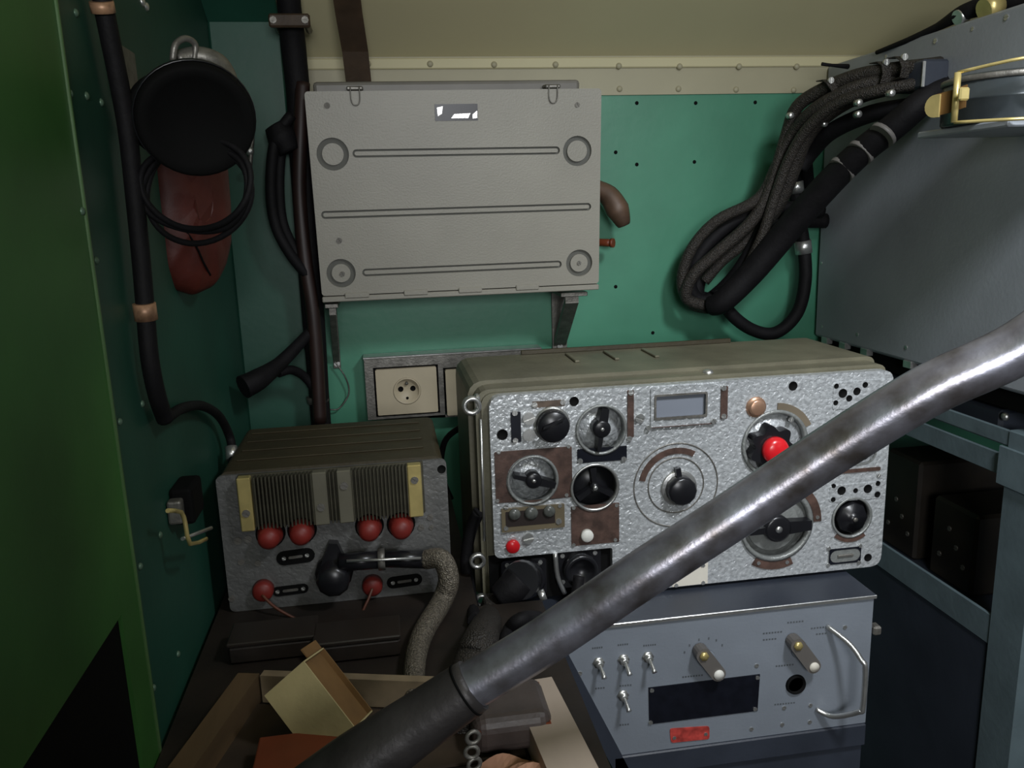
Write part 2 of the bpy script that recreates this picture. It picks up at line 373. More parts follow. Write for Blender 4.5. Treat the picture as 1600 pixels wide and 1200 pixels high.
bracket('steel shelf bracket under right end of the grey case, above the silver radio', 885, 462, 543, 26, True)
bracket('thin steel bracket under left end of the grey case, beside the dark cables', 522, 482, 570, 12, False)
# strap from the ceiling to the case
st = MB().ribbon([P(537, -40, Y=1.47), P(545, 20, Y=1.52), P(555, 80, Y=1.57), P(561, 133, Y=1.60), P(563, 150, Y=1.62)], (1, 0, 0), .046, .004)
tag(link('hanging_strap', st, bleather), 'dark brown strap coming down from the ceiling behind the grey case', 'strap')
# handle and peg right of the case
tl = MB(); q0, q1, q2, q3 = P(925, 290, Y=1.64), P(950, 305, Y=1.63), P(965, 328, Y=1.62), P(975, 352, Y=1.62)
tl.tube([q0, q1, q2, q3], [.014, .021, .024, .013], 14, 5)
th = thing('curved_handle', 'brown curved wooden handle sticking out behind right edge of the grey case', 'handle', Matrix.Translation(q2))
o = link('grip', tl, mat('worn_wood', (.10, .06, .038), .5, var=.35, vscale=25)); o.parent = th; o.location = -q2
o = link('shank', MB().tube([P(900, 300, Y=1.66), q0+Vector((0, .002, 0))], .006, 10, 1), dsilver); o.parent = th; o.location = -q2
pg = MB(); q = P(942, 379, Y=1.65); pg.tube([q+Vector((-.02, .03, 0)), q, q+Vector((.014, -.01, -.001))], .008, 12, 2); pg.tube([q+Vector((.014, -.01, -.001)), q+Vector((.019, -.014, -.001))], .0095, 12, 1)
tag(link('orange_peg', pg, orange), 'small orange peg beside the grey case, below the wooden handle', 'peg')

# ================================================================ SOCKET PANEL
FS = Frame((P(575, 655, Y=1.655).x, 1.655, P(575, 655, Y=1.655).z))
sp = thing('socket_panel', 'metal framed wall panel with two ivory power sockets behind the radio', 'socket panel', FS.M)
a, b = FS.p(576, 655), FS.p(845, 552)
uw = b[0]; vh = FS.p(700, 554)[1]
holes = []
for x0, x1 in ((588, 684), (696, 792)):
    A, B = FS.p(x0, 652), FS.p(x1, 569); holes.append([(A[0], A[1]), (B[0], A[1]), (B[0], B[1]), (A[0], B[1])])
link('frame', MB().prism([(0, -.002), (uw, -.002), (uw, vh), (0, vh)], -.006, 0, holes), dsilver, sp)
link('back_box', MB().box((.003, .0, -.044), (uw-.003, vh-.003, -.0062), .002), blackm, sp)
link('top_edge', MB().box((-.002, vh, -.042), (uw+.002, vh+.004, .003), .001), silver, sp)
for h in holes:
    (ax, ay), (bx, by) = h[0], h[2]; g = .004
    cxx, cyy = (ax+bx)/2, (ay+by)/2
    sk = link('socket', MB().prism(rrect(ax+g, ay+g, bx-g, by-g, .003), -.006, .004, [circ(cxx, cyy, .0285, 32)]), ivory, sp)
    link('socket_well', MB().lathe(cxx, cyy, [(.028, -.004), (.028, .0045), (.0255, .0055), (.0245, -.002), (0, -.002)], 32), ivory, sk)
    for dx in (-.0125, .0125): inst('socket_hole', HOLE, sk, (cxx+dx, cyy+.004, -.0015), .0056)
    inst('socket_hole', HOLE, sk, (cxx, cyy-.016, -.0017), .003)
    link('earth_pin', MB().lathe(cxx, cyy+.016, [(.0035, -.002), (.0035, .004), (.002, .006), (0, .0062)], 12), dsilver, sk)
for x, y in ((581, 561), (581, 648), (690, 610)): c = FS.p(x, y); inst('screw', SCRD, sp, (c[0], c[1], 0), .003)

# ================================================================ RADIO
YR = 1.17
q = P(768, 900, Y=YR); FR = Frame((q.x, YR, q.z))
p = FR.p
radio = thing('military_radio', 'large hammered silver radio set with knobs and dials behind the slanting pipe', 'radio', FR.M)
k = FR.s1(1050, 750)                 # metres per photo pixel on the face
uR1 = p(1386, 740)[0]; uL1 = p(768, 740)[0]; vT1 = (p(800, 616)[1]+p(1380, 580)[1])/2; vB1 = (p(1100, 913)[1]+p(1370, 884)[1])/2
vS = p(860, 865)[1]; uS = p(957, 880)[0]
outer = roundpoly([(uS, vB1), (uR1, vB1), (uR1, vT1), (uL1, vT1), (uL1, vS), (uS, vS)], [.004, .02, .02, .022, .012, .004], 5)
dials = {'d1': (939, 671, 36), 'd2': (832, 750, 36), 'd3': (929, 761, 35), 'dr': (1210, 693, 50), 'dl': (1213, 820, 56), 'kr': (1330, 808, 32), 'ov': None}
hl = []
for key, v in dials.items():
    if v: c = p(v[0], v[1]); hl.append(circ(c[0], c[1], v[2]*k, 40))
w0, w1 = p(1022, 655), p(1103, 612)
hl.append([(w0[0], w0[1]), (w1[0], w0[1]), (w1[0], w1[1]), (w0[0], w1[1])])
A, B = p(1341, 708), p(1352, 706); hl.append(stad(A, B, 17*k))
A2, B2 = p(1306, 869), p(1334, 866); hl.append(stad(A2, B2, 10*k))
face = link('face_plate', MB().prism(outer, -.016, 0, hl), hammer, radio)
# housing
zt_, = (vT1,)
backY = P(1080, 548, Z=(FR.M @ Vector((0, vT1, 0))).z).y; dep = backY-YR
hs = MB(); hs.prism(roundpoly([(uL1-.026, vB1-.006), (uR1+.004, vB1-.006), (uR1+.004, vT1+.012), (uL1-.026, vT1+.012)], [.008, .01, .016, .03], 5), -dep, -.06)
housing = link('housing', hs, olive, radio)
hb = MB(); hb.prism(roundpoly([(uL1-.018, vB1-.002), (uR1+.001, vB1-.002), (uR1+.001, vT1+.006), (uL1-.018, vT1+.006)], [.008, .016, .018, .026], 5), -.0599, -.0225)
hb.prism(roundpoly([(uL1-.010, vB1), (uR1-.001, vB1), (uR1-.001, vT1+.001), (uL1-.010, vT1+.001)], [.008, .016, .018, .022], 5), -.0224, -.0162)
link('front_collar', hb, olive, radio)
for x in (940, 1010, 1080): 
    c = p(x, 570)[0]; link('top_rib', MB().box((c-.004, vT1+.0121, -dep+.03), (c+.004, vT1+.016, -dep+.11), .001), olive, housing)
link('top_strip', MB().box((.1, vT1+.0121, -dep), (.5, vT1+.020, -dep+.008), .001), dolive, housing)
inst('top_stud', RIV, radio, (p(1122, 584)[0], vT1+.006, -.04), .009, R=(-PI/2, 0, 0))
link('body_floor', MB().box((uL1-.008, vB1, -.0225), (uS, vS-.001, -.012)), blackm, radio)
# dial wells
def well(key, mat_rim, mat_in, depth=.012, name='dial'):
    x, y, r = dials[key]; c = p(x, y); r *= k
    o = link(name+'_rim', MB().lathe(c[0], c[1], [(r*.99, -depth), (r*.99, .0015), (r*1.05, .0015), (r*1.06, .0035), (r*.97, .0045), (r*.93, .001), (r*.93, -depth), (r*.99, -depth)], 40), mat_rim, radio)
    i = link(name+'_floor', MB().lathe(c[0], c[1], [(r*.985, -depth-.002), (r*.985, -depth), (0, -depth)], 40), mat_in, radio)
    return c, r, o
def pointer(c, a, b, r0, wa, wb, z0, z1, m=black, hub=.012, name='pointer_knob', cap=silver, capr=.003):
    A, B = Vector(p(*a)), Vector(p(*b)); cc = Vector(c); mb = MB()
    for E, wd in ((A, wa), (B, wb)):
        d = (E-cc).normalized(); n = Vector((-d.y, d.x))
        mb.prism([tuple(cc+n*wd*1.1), tuple(cc-n*wd*1.1), tuple(E-n*wd*.75), tuple(E+n*wd*.75)], z0+.001, z1-.002)
    mb.lathe(c[0], c[1], [(hub, z0), (hub, z1-.002), (hub*.8, z1), (0, z1)], 24)
    o = link(name, mb, m, radio)
    if cap: link('knob_screw', MB().lathe(c[0], c[1], [(capr, z1-.001), (capr, z1+.001), (0, z1+.0015)], 14), cap, o)
    return o
c, r, o = well('d1', hamdull, hammer); cc = p(938, 668); pointer(cc, (944, 637), (934, 702), 0, .0075, .004, -.010, .012, hub=13*k)
c, r, o = well('d2', hamdull, hammer); pointer(p(832, 748), (802, 742), (866, 756), 0, .004, .0062, -.010, .012, hub=12*k)
c, r, o = well('d3', silver, black, .014, 'vent')
mb = MB()
for a in (95, 215, 335):
    a = math.radians(a); d = Vector((math.cos(a), math.sin(a))); n = Vector((-d.y, d.x)); cv = Vector(c)
    mb.prism([tuple(cv+n*.003), tuple(cv-n*.003), tuple(cv+d*r*.86-n*.006), tuple(cv+d*r*.86+n*.004)], -.012, .001)
mb.lathe(c[0], c[1], [(.007, -.012), (.007, .003), (0, .004)], 18)
o = link('three_arm_knob', mb, black, radio); link('knob_screw', MB().lathe(c[0], c[1], [(.0036, .003), (.0036, .006), (0, .0065)], 14), silver, o)
# red knob
c, r, o = well('dr', hamdull, hammer, .008); c = p(1201, 697)
mb = MB(); pl = []
for i in range(72):
    a = 2*PI*i/72; rr = 32*k+4.5*k*math.cos(7*a+.6); pl.append((c[0]+rr*math.cos(a), c[1]+rr*math.sin(a)))
mb.prism(pl, -.006, .016); o = link('lobed_knob', mb, black, radio)
link('red_cap', MB().lathe(c[0]+.001, c[1]-.001, [(20*k, .012), (20.5*k, .022), (19*k, .027), (13*k, .031), (0, .033)], 32), red, o)
# large lower dial
c, r, o = well('dl', hamdull, hamdull, .007); c = p(1210, 822)
link('dial_disc', MB().lathe(c[0], c[1], [(42*k, -.008), (42*k, -.004), (40*k, -.003), (0, -.003)], 40), hamdull, radio)
pointer(c, (1166, 828), (1262, 816), 0, .006, .011, -.003, .016, hub=21*k, capr=5.5*k)
# black knob right
c, r, o = well('kr', hamdull, black, .012); 
mb = MB(); mb.lathe(c[0], c[1], [(24*k, -.012), (26*k, .0), (24*k, .006), (10*k, .007), (9*k, .012), (0, .012)], 8)
o = link('round_knob', mb, black, radio); link('knob_screw', MB().lathe(c[0], c[1], [(.004, .012), (.004, .0135), (0, .014)], 14), dsilver, o)
# central big knob: etched rings, arc label, black knob
c = p(1056, 758)
for rr in (66, 44):
    link('dial_ring', MB().lathe(c[0], c[1], [(rr*k, -.001), (rr*k, .0012), ((rr-1.8)*k, .0012), ((rr-1.8)*k, -.001), (rr*k, -.001)], 56), dsilver, radio)
ca = p(1060, 762)
link('dial_boss', MB().lathe(ca[0], ca[1], [(28*k, 0), (28*k, .003), (26*k, .004), (0, .004)], 32), silver, radio)
mb = MB(); mb.lathe(ca[0], ca[1], [(22*k, .003), (22*k, .020), (19*k, .023), (0, .023)], 12)
d0 = Vector(p(1055, 728)); cv = Vector(ca); d = (d0-cv).normalized(); n = Vector((-d.y, d.x))
mb.prism([tuple(cv+n*.0045), tuple(cv-n*.0045), tuple(d0-n*.004), tuple(d0+n*.004)], .004, .014)
link('tuning_knob', mb, black, radio)
def arc(x, y, r, th_, a0, a1, m=plate, z=.0022, screws=()):
    c = p(x, y); o = link('arc_label', MB().prism(arcp(c[0], c[1], (r-th_/2)*k, (r+th_/2)*k, a0, a1), 0, z), m, radio)
    for a in screws:
        a = math.radians(a); inst('screw', SCR, o, (c[0]+r*k*math.cos(a), c[1]+r*k*math.sin(a), z), .0032, .5)
arc(1056, 758, 54, 9, 60, 168)
arc(1210, 693, 58, 10, 25, 88, m=mat('olive_label', (.16, .13, .09), .5))
arc(1213, 820, 67, 13, 0, 52, screws=(6,))
arc(1213, 820, 66, 14, -122, -66, screws=(-115, -73))
arc(1330, 808, 37, 8, -132, -52)
# window
wp = []
o = link('window_surround', MB().prism(rrect(*p(1016, 668), *p(1122, 598), .003), 0, .003, [rrect(w0[0], w0[1], w1[0], w1[1], .002)]), hammer, radio)
link('window_glass', MB().box((w0[0], w0[1], -.006), (w1[0], w1[1], -.002)), glass, o)
link('glass_frame', MB().prism(rrect(w0[0]-.001, w0[1]-.001, w1[0]+.001, w1[1]+.001, .002), .0031, .005, [rrect(w0[0]+.002, w0[1]+.003, w1[0]-.002, w1[1]-.002, .002)]), dsilver, o)
def strip(x0, y0, x1, y1, m=plate, z=.002, nm='label_strip', scr=(), rr=.001, par=None, z0=0):
    A, B = p(min(x0, x1), max(y0, y1)), p(max(x0, x1), min(y0, y1))
    o = link(nm, MB().prism(rrect(A[0], A[1], B[0], B[1], rr, 2), z0, z), m, par or radio)
    for x, y, r in scr: c_ = p(x, y); inst('screw', SCR, o, (c_[0], c_[1], z), r*k, random.random()*3)
    return o
strip(1017, 660, 1112, 668, z=.0055, z0=.003, scr=((1012, 667, 4), (1113, 657, 4)))
strip(832, 624, 882, 637, scr=((835, 632, 4), (879, 628, 4)), m=mat('worn_brown_plate', (.10, .07, .05), .5, var=.4, vscale=70))
strip(980, 609, 990, 683, scr=((985, 613, 4), (983, 685, 4)))
strip(1125, 603, 1137, 654, scr=((1130, 606, 4), (1130, 650, 4)))
strip(799, 643, 813, 691, m=plateb, scr=((804, 645, 4), (805, 688, 4)))
o = strip(902, 696, 979, 724, m=plateb, z=.0014, nm='dial_label', scr=((906, 720, 4), (974, 717, 4)))
# brown plates left
bp = p(775, 786), p(893, 697)
cdl = p(832, 750)
bpl = link('brown_panel', MB().prism(rrect(bp[0][0], bp[0][1], bp[1][0], bp[1][1], .002, 2), 0, .0016, [circ(cdl[0], cdl[1], 38.5*k, 40)]), plate, radio)
for x, y in ((779, 706), (888, 697), (777, 782), (885, 773)): c_ = p(x, y); inst('screw', SCR, bpl, (c_[0], c_[1], .0016), .003, 1)
lampb = strip(784, 831, 881, 786, m=mat('lamp_bezel', (.16, .13, .08), .4, var=.2), z=.004, nm='lamp_bezel', scr=((790, 791, 3.5), (790, 824, 3.5), (872, 813, 4.5), (874, 789, 3)))
lb = strip(790, 822, 866, 792, m=mat('lamp_back', (.03, .022, .02), .4), z=.0048, nm='lamp_backing', par=lampb, z0=.004)
for x, y, r in ((803, 802, 9), (829, 800, 10), (857, 797, 9)):
    c_ = p(x, y); link('indicator_lens', MB().lathe(c_[0], c_[1], [(r*k, .0045), (r*k, .007), (r*k*.7, .0095), (0, .0105)], 18), mat('lens', (.10, .105, .095), .25, var=.3, vscale=90), lb)
o = strip(893, 853, 967, 785, z=.0016, nm='brown_panel')
for x, y in ((896, 851), (961, 843), (896, 793), (963, 789)): c_ = p(x, y); inst('screw', SCR, o, (c_[0], c_[1], .0016), .003, 1)
c_ = p(916, 835); link('white_button', MB().lathe(c_[0], c_[1], [(9.5*k, 0), (9.5*k, .008), (8*k, .010), (0, .0105)], 20), white, radio)
c_ = p(801, 853); link('red_button', MB().lathe(c_[0], c_[1], [(10.5*k, 0), (10.5*k, .004), (9*k, .006), (0, .0065)], 20), red, radio)
c_ = p(862, 663); mb = MB().lathe(c_[0], c_[1], [(24*k, 0), (23*k, .016), (21*k, .019), (0, .019)], 28)
mb.prism([(c_[0]-.018, c_[1]-.001), (c_[0]+.015, c_[1]+.012), (c_[0]+.017, c_[1]+.016), (c_[0]-.017, c_[1]+.003)], .019, .024)
link('grip_knob', mb, black, radio)
link('knob_collar', MB().lathe(c_[0], c_[1], [(27*k, 0), (26.5*k, .003), (0, .003)], 28), silver, radio)
c_ = p(1181, 636); link('copper_button', MB().lathe(c_[0], c_[1], [(16*k, 0), (15*k, .003), (12*k, .003), (12*k, .006), (10*k, .008), (0, .005)], 24), copper, radio)
for x, y, r in ((785, 679, 8), (897, 627, 7), (1239, 603, 7), (1356, 871, 6.5), (1316, 614, 7), (1306, 603, 4), (1338, 611, 6), (1351, 601, 4.5), (1305, 629, 4), (1302, 759, 3.5), (1314, 766, 7), (1336, 766, 4), (1355, 763, 7), (1370, 772, 5), (1301, 780, 4), (1371, 755, 4), (1326, 622, 5)):
    c_ = p(x, y); z_ = .0015 if (x > 1295 and (y < 640 or 750 < y < 790)) else 0; inst('screw_hole', HOLE, radio, (c_[0], c_[1], z_), r*k)
for x, y, r in ((826, 653, 9), (826, 679, 9), (825, 840, 8), (999, 653, 7), (1235, 655, 4), (1375, 690, 5), (1372, 742, 3)):
    c_ = p(x, y); inst('screw', SCR, radio, (c_[0], c_[1], .0022), r*k, random.random()*3)
# inset plates right
A, B = p(1300, 640), p(1386, 592); link('inset_plate', MB().prism(rrect(A[0], A[1], B[0], B[1], .004), 0, .0015), hammer, radio)
A, B = p(1295, 790), p(1375, 752); cz = p(1330, 808)
link('inset_plate', MB().prism(rrect(A[0], A[1]+.006, B[0], B[1], .004), 0, .0015), hammer, radio)
link('oval_well', MB().prism(stad(p(1341, 708), p(1352, 706), 16*k), -.012, -.008), blackm, radio)
link('oval_rim', MB().prism(stad(p(1341, 708), p(1352, 706), 19*k), 0, .002, [stad(p(1341, 708), p(1352, 706), 16.5*k)]), hamdull, radio)
strip(1298, 741, 1375, 729)
sw = link('slot_well', MB().prism(stad(A2, B2, 9.9*k), -.012, -.006), blackm, radio)
strip(1293, 883, 1345, 853, m=hamdull, z=.001).hide_render = False
sb = MB().prism(rrect(*p(1294, 882), *p(1345, 853), .003), .001, .0022, [stad(A2, B2, 10.5*k)]); link('slot_frame', sb, plateb, radio)
c_ = p(1320, 867); link('slot_bar', MB().box((c_[0]-.014, c_[1]-.0022, .001), (c_[0]+.014, c_[1]+.0022, .004), .0008), dsilver, radio)
for x, y in ((1294, 856), (1343, 852), (1293, 882), (1341, 878)): c_ = p(x, y); inst('screw', SCR, radio, (c_[0], c_[1], .0022), .0032)
A, B = p(1050, 919), p(1106, 876)
ip = link('ivory_plate', MB().box((A[0], max(A[1], vB1+.001), 0), (B[0], B[1], .0012)), wplate, radio)
for x, y in ((1098, 883), (1098, 910), (1056, 914)): c_ = p(x, y); inst('screw', SCR, ip, (c_[0], c_[1], .0012), .0034)
# side lug, rod and latch
lg = MB(); c_ = p(737, 634); lg.lathe(c_[0], c_[1], [(.0145, -.006), (.0145, .004), (.0085, .006), (.0085, -.006), (.0145, -.006)], 24); lg.box((c_[0]+.006, c_[1]-.012, -.020), (uL1-.012, c_[1]+.014, -.004), .002)
link('carry_lug', lg, silver, radio)
a_, b_ = p(751, 655), p(757, 845); link('side_rod', MB().tube([(a_[0], a_[1], .0), (b_[0], b_[1], .0)], .0022, 8, 1), silver, radio)
for x, y, r in ((746, 876, 12), (752, 938, 10)):
    c_ = p(x, y); link('latch_ring', MB().lathe(c_[0], c_[1], [(r*k, -.004), (r*k, .004), (r*k*.6, .005), (r*k*.6, -.004), (r*k, -.004)], 20), silver, radio)
# connectors in the recess at lower left
for x, y, R_, sq in ((820, 903, 34, False), (906, 888, 30, True)):
    c_ = p(x, y); 
    o = link('connector_flange', MB().prism(rrect(c_[0]-34*k, c_[1]-32*k, c_[0]+34*k, c_[1]+27*k, .006), -.0118, -.006), black, radio)
    link('connector_ring', MB().lathe(c_[0], c_[1], [(R_*k*.86, -.006), (R_*k*.86, .012), (R_*k*.74, .015), (R_*k*.62, .012), (R_*k*.5, .0), (0, -.002)], 28), black, o)
    for dx, dy in ((-25, 20), (25, 20), (-25, -22), (25, -22)): inst('screw', SCR, o, (c_[0]+dx*k, c_[1]+dy*k, -.006), .0036, 1)
b1 = p(868, 900); link('recess_post', MB().tube([(b1[0], vS, .0), (b1[0]+.003, b1[1], .002), (b1[0]+.014, b1[1]-.030, .002)], .004, 8, 4), silver, radio)

# ================================================================ CONSOLE UNDER THE RADIO
zt2 = (FR.M @ Vector((0, vB1-.0065, 0))).z
YK = P(1130, 954, Z=zt2).y
qo = P(985, 1178, Y=YK); FK = Frame((qo.x, YK, qo.z)); p2 = FK.p; k2 = FK.s1(1130, 1050)
con = thing('control_console', 'grey control console with toggle switches and a black plate, under the silver radio', 'console', FK.M)
tl_, tr_, br_, bl_ = p2(893, 982), p2(1366, 932), p2(1335, 1140), p2(985, 1178)
vtt = (zt2-qo.z)-.0005
TL = p2(900, 984)[0]; TRu = (p2(1366, 935)[0]+p2(1350, 1150)[0])/2
tlm = p2(878, 1050); blm = p2(958, 1200)
slope = (blm[0]-tlm[0])/(tlm[1]-blm[1])
vbot = bl_[1]
ur = lambda v: TRu
panel = roundpoly([(bl_[0]-.004, vbot), (TRu, vbot), (TRu, vtt), (TL-.05, vtt), (TL-.05, p2(880, 1020)[1])], .004, 3)
# the left flank of the console slants in towards its foot
lv = lambda v: tlm[0]+(tlm[1]-v)*slope
fp = link('front_panel', MB().prism([(lv(vbot)+.024, vbot), (TRu, vbot), (TRu, vtt-.002), (lv(vtt)+.024, vtt-.002)], -.003, 0), conpan, con)
ck = MB(); ck.prism([(lv(vbot-.1), vbot-.1), (lv(vbot-.1)+.024, vbot-.1), (lv(vtt)+.024, vtt-.002), (lv(vtt), vtt-.002)], -.30, .004)
link('side_cheek', ck, condark, con)
ZF = -qo.z
bd = MB(); bd.prism([(lv(vbot-.1)+.03, vbot-.1), (TRu-.002, vbot-.1), (TRu-.002, vtt-.004), (lv(vtt)+.03, vtt-.004)], -.36, -.004); link('body', bd, condark, con)
link('foot_plinth', MB().box((lv(vbot-.1)+.03, ZF+.001, -.36), (TRu-.01, vbot-.1005, -.03)), condark, con)
link('bottom_rail', MB().box((lv(vbot)+.01, vbot-.040, -.003), (TRu, vbot-.0005, .004), .002), condark, con)
link('top_deck', MB().box((lv(vtt)-.07, vtt-.0019, -.40), (TRu+.003, vtt, .002), .0006), condark, con)
link('top_edge', MB().box((lv(vtt)+.0, vtt-.006, .0021), (TRu+.003, vtt, .004), .0006), silver, con)
def p3(x, y): return p2(x, y)
# toggles
for x, y in ((935, 1035), (974, 1030), (1012, 1026), (973, 1086)):
    c_ = p3(x, y); o = link('toggle_switch', MB().lathe(c_[0], c_[1], [(9*k2, 0), (9*k2, .002), (6*k2, .002), (6*k2, .010), (4.5*k2, .011), (0, .011)], 6), silver, con)
    link('toggle_lever', MB().tube([(c_[0], c_[1], .009), (c_[0]+.001, c_[1]-.004, .016), (c_[0]+.0025, c_[1]-.012, .026)], [.0025, .003, .0042], 10, 3), silver, o)
# selector knobs
for (x, y), (x2, y2), m2 in (((1101, 1026), (1121, 1052), white), ((1248, 1010), (1270, 1040), wplate)):
    a0_ = p3(x, y); a_ = Vector(p2(x-1, y-1, .02)); b_ = Vector(p2(x2+2, y2+2, .02))
    o = link('selector_knob', MB().prism(stad(a_, b_, 11*k2), .002, .020), mat('knob_grey', (.12, .11, .10), .4, var=.1), con)
    link('knob_dot', MB().lathe(b_.x, b_.y, [(7.5*k2, .0195), (7.5*k2, .022), (0, .0225)], 18), m2, o)
    link('knob_nut', MB().lathe(a_.x, a_.y, [(7*k2, .0195), (7*k2, .023), (0, .024)], 6), brass, o)
    link('knob_skirt', MB().lathe((a_.x+b_.x)/2, (a_.y+b_.y)/2, [(14*k2, 0), (13*k2, .003), (0, .003)], 24), conpan, o)
A, B = p3(1014, 1131), p3(1186, 1054)
c_ = [p3(1013, 1074), p3(1187, 1053), p3(1183, 1110), p3(1014, 1131)]
yt = (c_[0][1]+c_[1][1])/2; yb = (c_[2][1]+c_[3][1])/2
bpz = link('black_plate', MB().prism([c_[3], c_[2], c_[1], c_[0]], 0, .0015), plateb, con)
for x, y in ((1018, 1078), (1183, 1058), (1179, 1107), (1016, 1128)): q_ = p3(x, y); inst('screw', SCR, bpz, (q_[0], q_[1], .0015), .0034)
rl = [p3(1046, 1138), p3(1108, 1134), p3(1108, 1154), p3(1048, 1160)]
o = link('red_label', MB().prism(roundpoly([rl[3], rl[2], rl[1], rl[0]], .004, 2), 0, .0015), redpl, con)
for x, y in ((1053, 1152), (1102, 1146)): q_ = p3(x, y); inst('screw', SCR, o, (q_[0], q_[1], .0015), .003)
q_ = p3(1243, 1069); link('round_button', MB().lathe(q_[0], q_[1], [(16*k2, 0), (15*k2, .004), (13*k2, .005), (12*k2, -.0), (0, -.001)], 24), blackm, con)
for x, y in ((1182, 1040), (1225, 1106), (1266, 1102), (1222, 1132), (1265, 1128), (1174, 1139), (1320, 980), (906, 1052)):
    q_ = p3(x, y); inst('screw', SCR, con, (q_[0], q_[1], 0), .0035, 1)
q_ = p3(1362, 985); link('side_clamp', MB().box((TRu+.001, q_[1]-.008, -.012), (TRu+.015, q_[1]+.008, .006), .003), dsilver, con)
# faded, unreadable print as small dashes
mb = MB()
def dash(x, y, n, wpx, h=1.3):
    for i in range(n):
        q_ = p3(x+i*wpx, y-i*wpx*.10); L_ = (wpx*.62)*k2; mb.box((q_[0], q_[1]-h*k2, 0), (q_[0]+L_, q_[1]+h*k2, .0003))
for x, y, n, wpx in ((1192, 990, 7, 4.5), (1192, 1000, 5, 4.5), (1230, 973, 6, 4.5), (1267, 982, 6, 4.5), (1275, 991, 4, 4.5), (1066, 1058, 8, 4.2), (1212, 1041, 7, 4.2), (1210, 1101, 8, 4.2), (925, 1013, 5, 3.5), (965, 1008, 5, 3.5), (1005, 1009, 6, 3.5), (968, 1072, 5, 4), (930, 1076, 4, 4), (968, 1133, 4, 4)): dash(x, y, n, wpx)
for i, a in enumerate((160, 135, 105, 78, 55, 30)):
    q_ = p3(1100, 1025); a = math.radians(a); mb.box((q_[0]+.034*math.cos(a)-.0012, q_[1]+.030*math.sin(a)-.002, 0), (q_[0]+.034*math.cos(a)+.0012, q_[1]+.030*math.sin(a)+.002, .0003))
o = link('faded_print', mb, ink, con); o['kind'] = 'stuff'
# D-handle
a0, a1, a2, a3 = p3(1292, 978), p2(1352, 1045, .055), p2(1348, 1108, .055), p3(1275, 1108)
hd = MB().tube([(a0[0], a0[1], 0), (a0[0]+(a1[0]-a0[0])*.6, a0[1]+(a1[1]-a0[1])*.35, .030), (a1[0]-.004, a1[1]+.012, .050), (a1[0], a1[1], .055), (a2[0], a2[1]+.004, .055), (a2[0]-.004, a2[1]-.008, .050), (a3[0]+.02, a3[1]-.004, .018), (a3[0], a3[1], 0)], .0042, 12, 5)
link('pull_handle', hd, silver, con)

# ================================================================ SUPPORT BENCH AND LEFT POWER UNIT
YU = 1.14
qa, qb = P(353, 955, Y=YU), P(700, 925, Y=YU)
zb = (qa.z+qb.z)/2
FU = Frame((P(348, 850, Y=YU).x, YU, zb)); p4 = FU.p; k4 = FU.s1(520, 850)
XC0 = (FK.M @ Vector((lv(vtt)-.07, 0, 0))).x
bench = thing('workbench', 'dark worktop along the left wall under the ribbed power unit', 'workbench', Matrix.Translation((0.1, 1.2, 0)))
bx1 = P(893, 1050, Z=zb).x
link('worktop', MB().prism([(XL+.009-.1, .70-1.2), (bx1-.1, .70-1.2), (bx1-.1, YK-.01-1.2), (FR.M.translation.x-.032-.1, YK-.01-1.2), (FR.M.translation.x-.032-.1, YB-.002-1.2), (XL+.009-.1, YB-.002-1.2)], zb-.03, zb-.0005), benchm, bench)
for x_ in (XL+.03, FR.M.translation.x-.08):
    for y_ in (.73, 1.64): link('leg', MB().box((x_-.1, y_-1.2, .001), (x_+.035-.1, y_+.035-1.2, zb-.0305)), benchm, bench)
UW = p4(702, 820)[0]; UH = (p4(360, 738)[1]+p4(700, 722)[1])/2
pu = thing('power_unit', 'silver faced power unit with ribbed heatsink and red caps, left of the radio', 'power unit', FU.M)
dU = P(520, 662, Z=zb+UH+.004).y-YU
link('front_panel', MB().prism(rrect(0, .0, UW, UH, .008), -.006, 0), mat('unit_face', (.14, .14, .135), .45, metal=.25, var=.15, vscale=40, bump=.4, bscale=170, kind='hammer'), pu)
link('housing', MB().prism(rrect(.004, .0, UW-.004, UH+.004, .012), -dU, -.0062), dolive, pu)
for i in range(4): link('housing_seam', MB().box((.02, UH+.0041, -dU+.03+i*.05), (UW-.03, UH+.006, -dU+.036+i*.05), .0008), dolive, pu)
# ribbed heatsink leaning out of the top of the front
hs0 = p4(378, 812); hs1 = p4(663, 745)
ux0, ux1 = p4(378, 800)[0], p4(664, 790)[0]; vv0 = (p4(385, 822)[1]+p4(655, 800)[1])/2; vv1 = UH+.001
hk = link('heatsink_base', MB().box((ux0, vv0, .0002), (ux1, vv1, .006), .001), ribm, pu)
n = 42
fin = mesh_of('fin', MB().box((-.0011, 0, .006), (.0011, vv1-vv0-.002, .020), .0003), ribm)
for i in range(n):
    u_ = ux0+.024+(ux1-ux0-.048)*i/(n-1)
    if abs(u_-(p4(503, 780)[0])) < .010 or abs(u_-(p4(541, 780)[0])) < .010: continue
    inst('fin', fin, hk, (u_, vv0+.001, 0))
for x, w2, m2 in ((387, 10, brass), (503, 11, dsilver), (541, 11, dsilver), (649, 11, brass)):
    u_ = p4(x, 780)[0]; o = link('clamp_plate', MB().box((u_-w2*k4, vv0, .0062), (u_+w2*k4, vv1, .0215), .0015), m2 if m2 is brass else mat('clamp_grey', (.16, .15, .11), .45, metal=.3), hk)
    inst('screw', SCRD, o, (u_, vv0+(vv1-vv0)*(.72 if x > 530 else .35), .0217), 6*k4, 1)
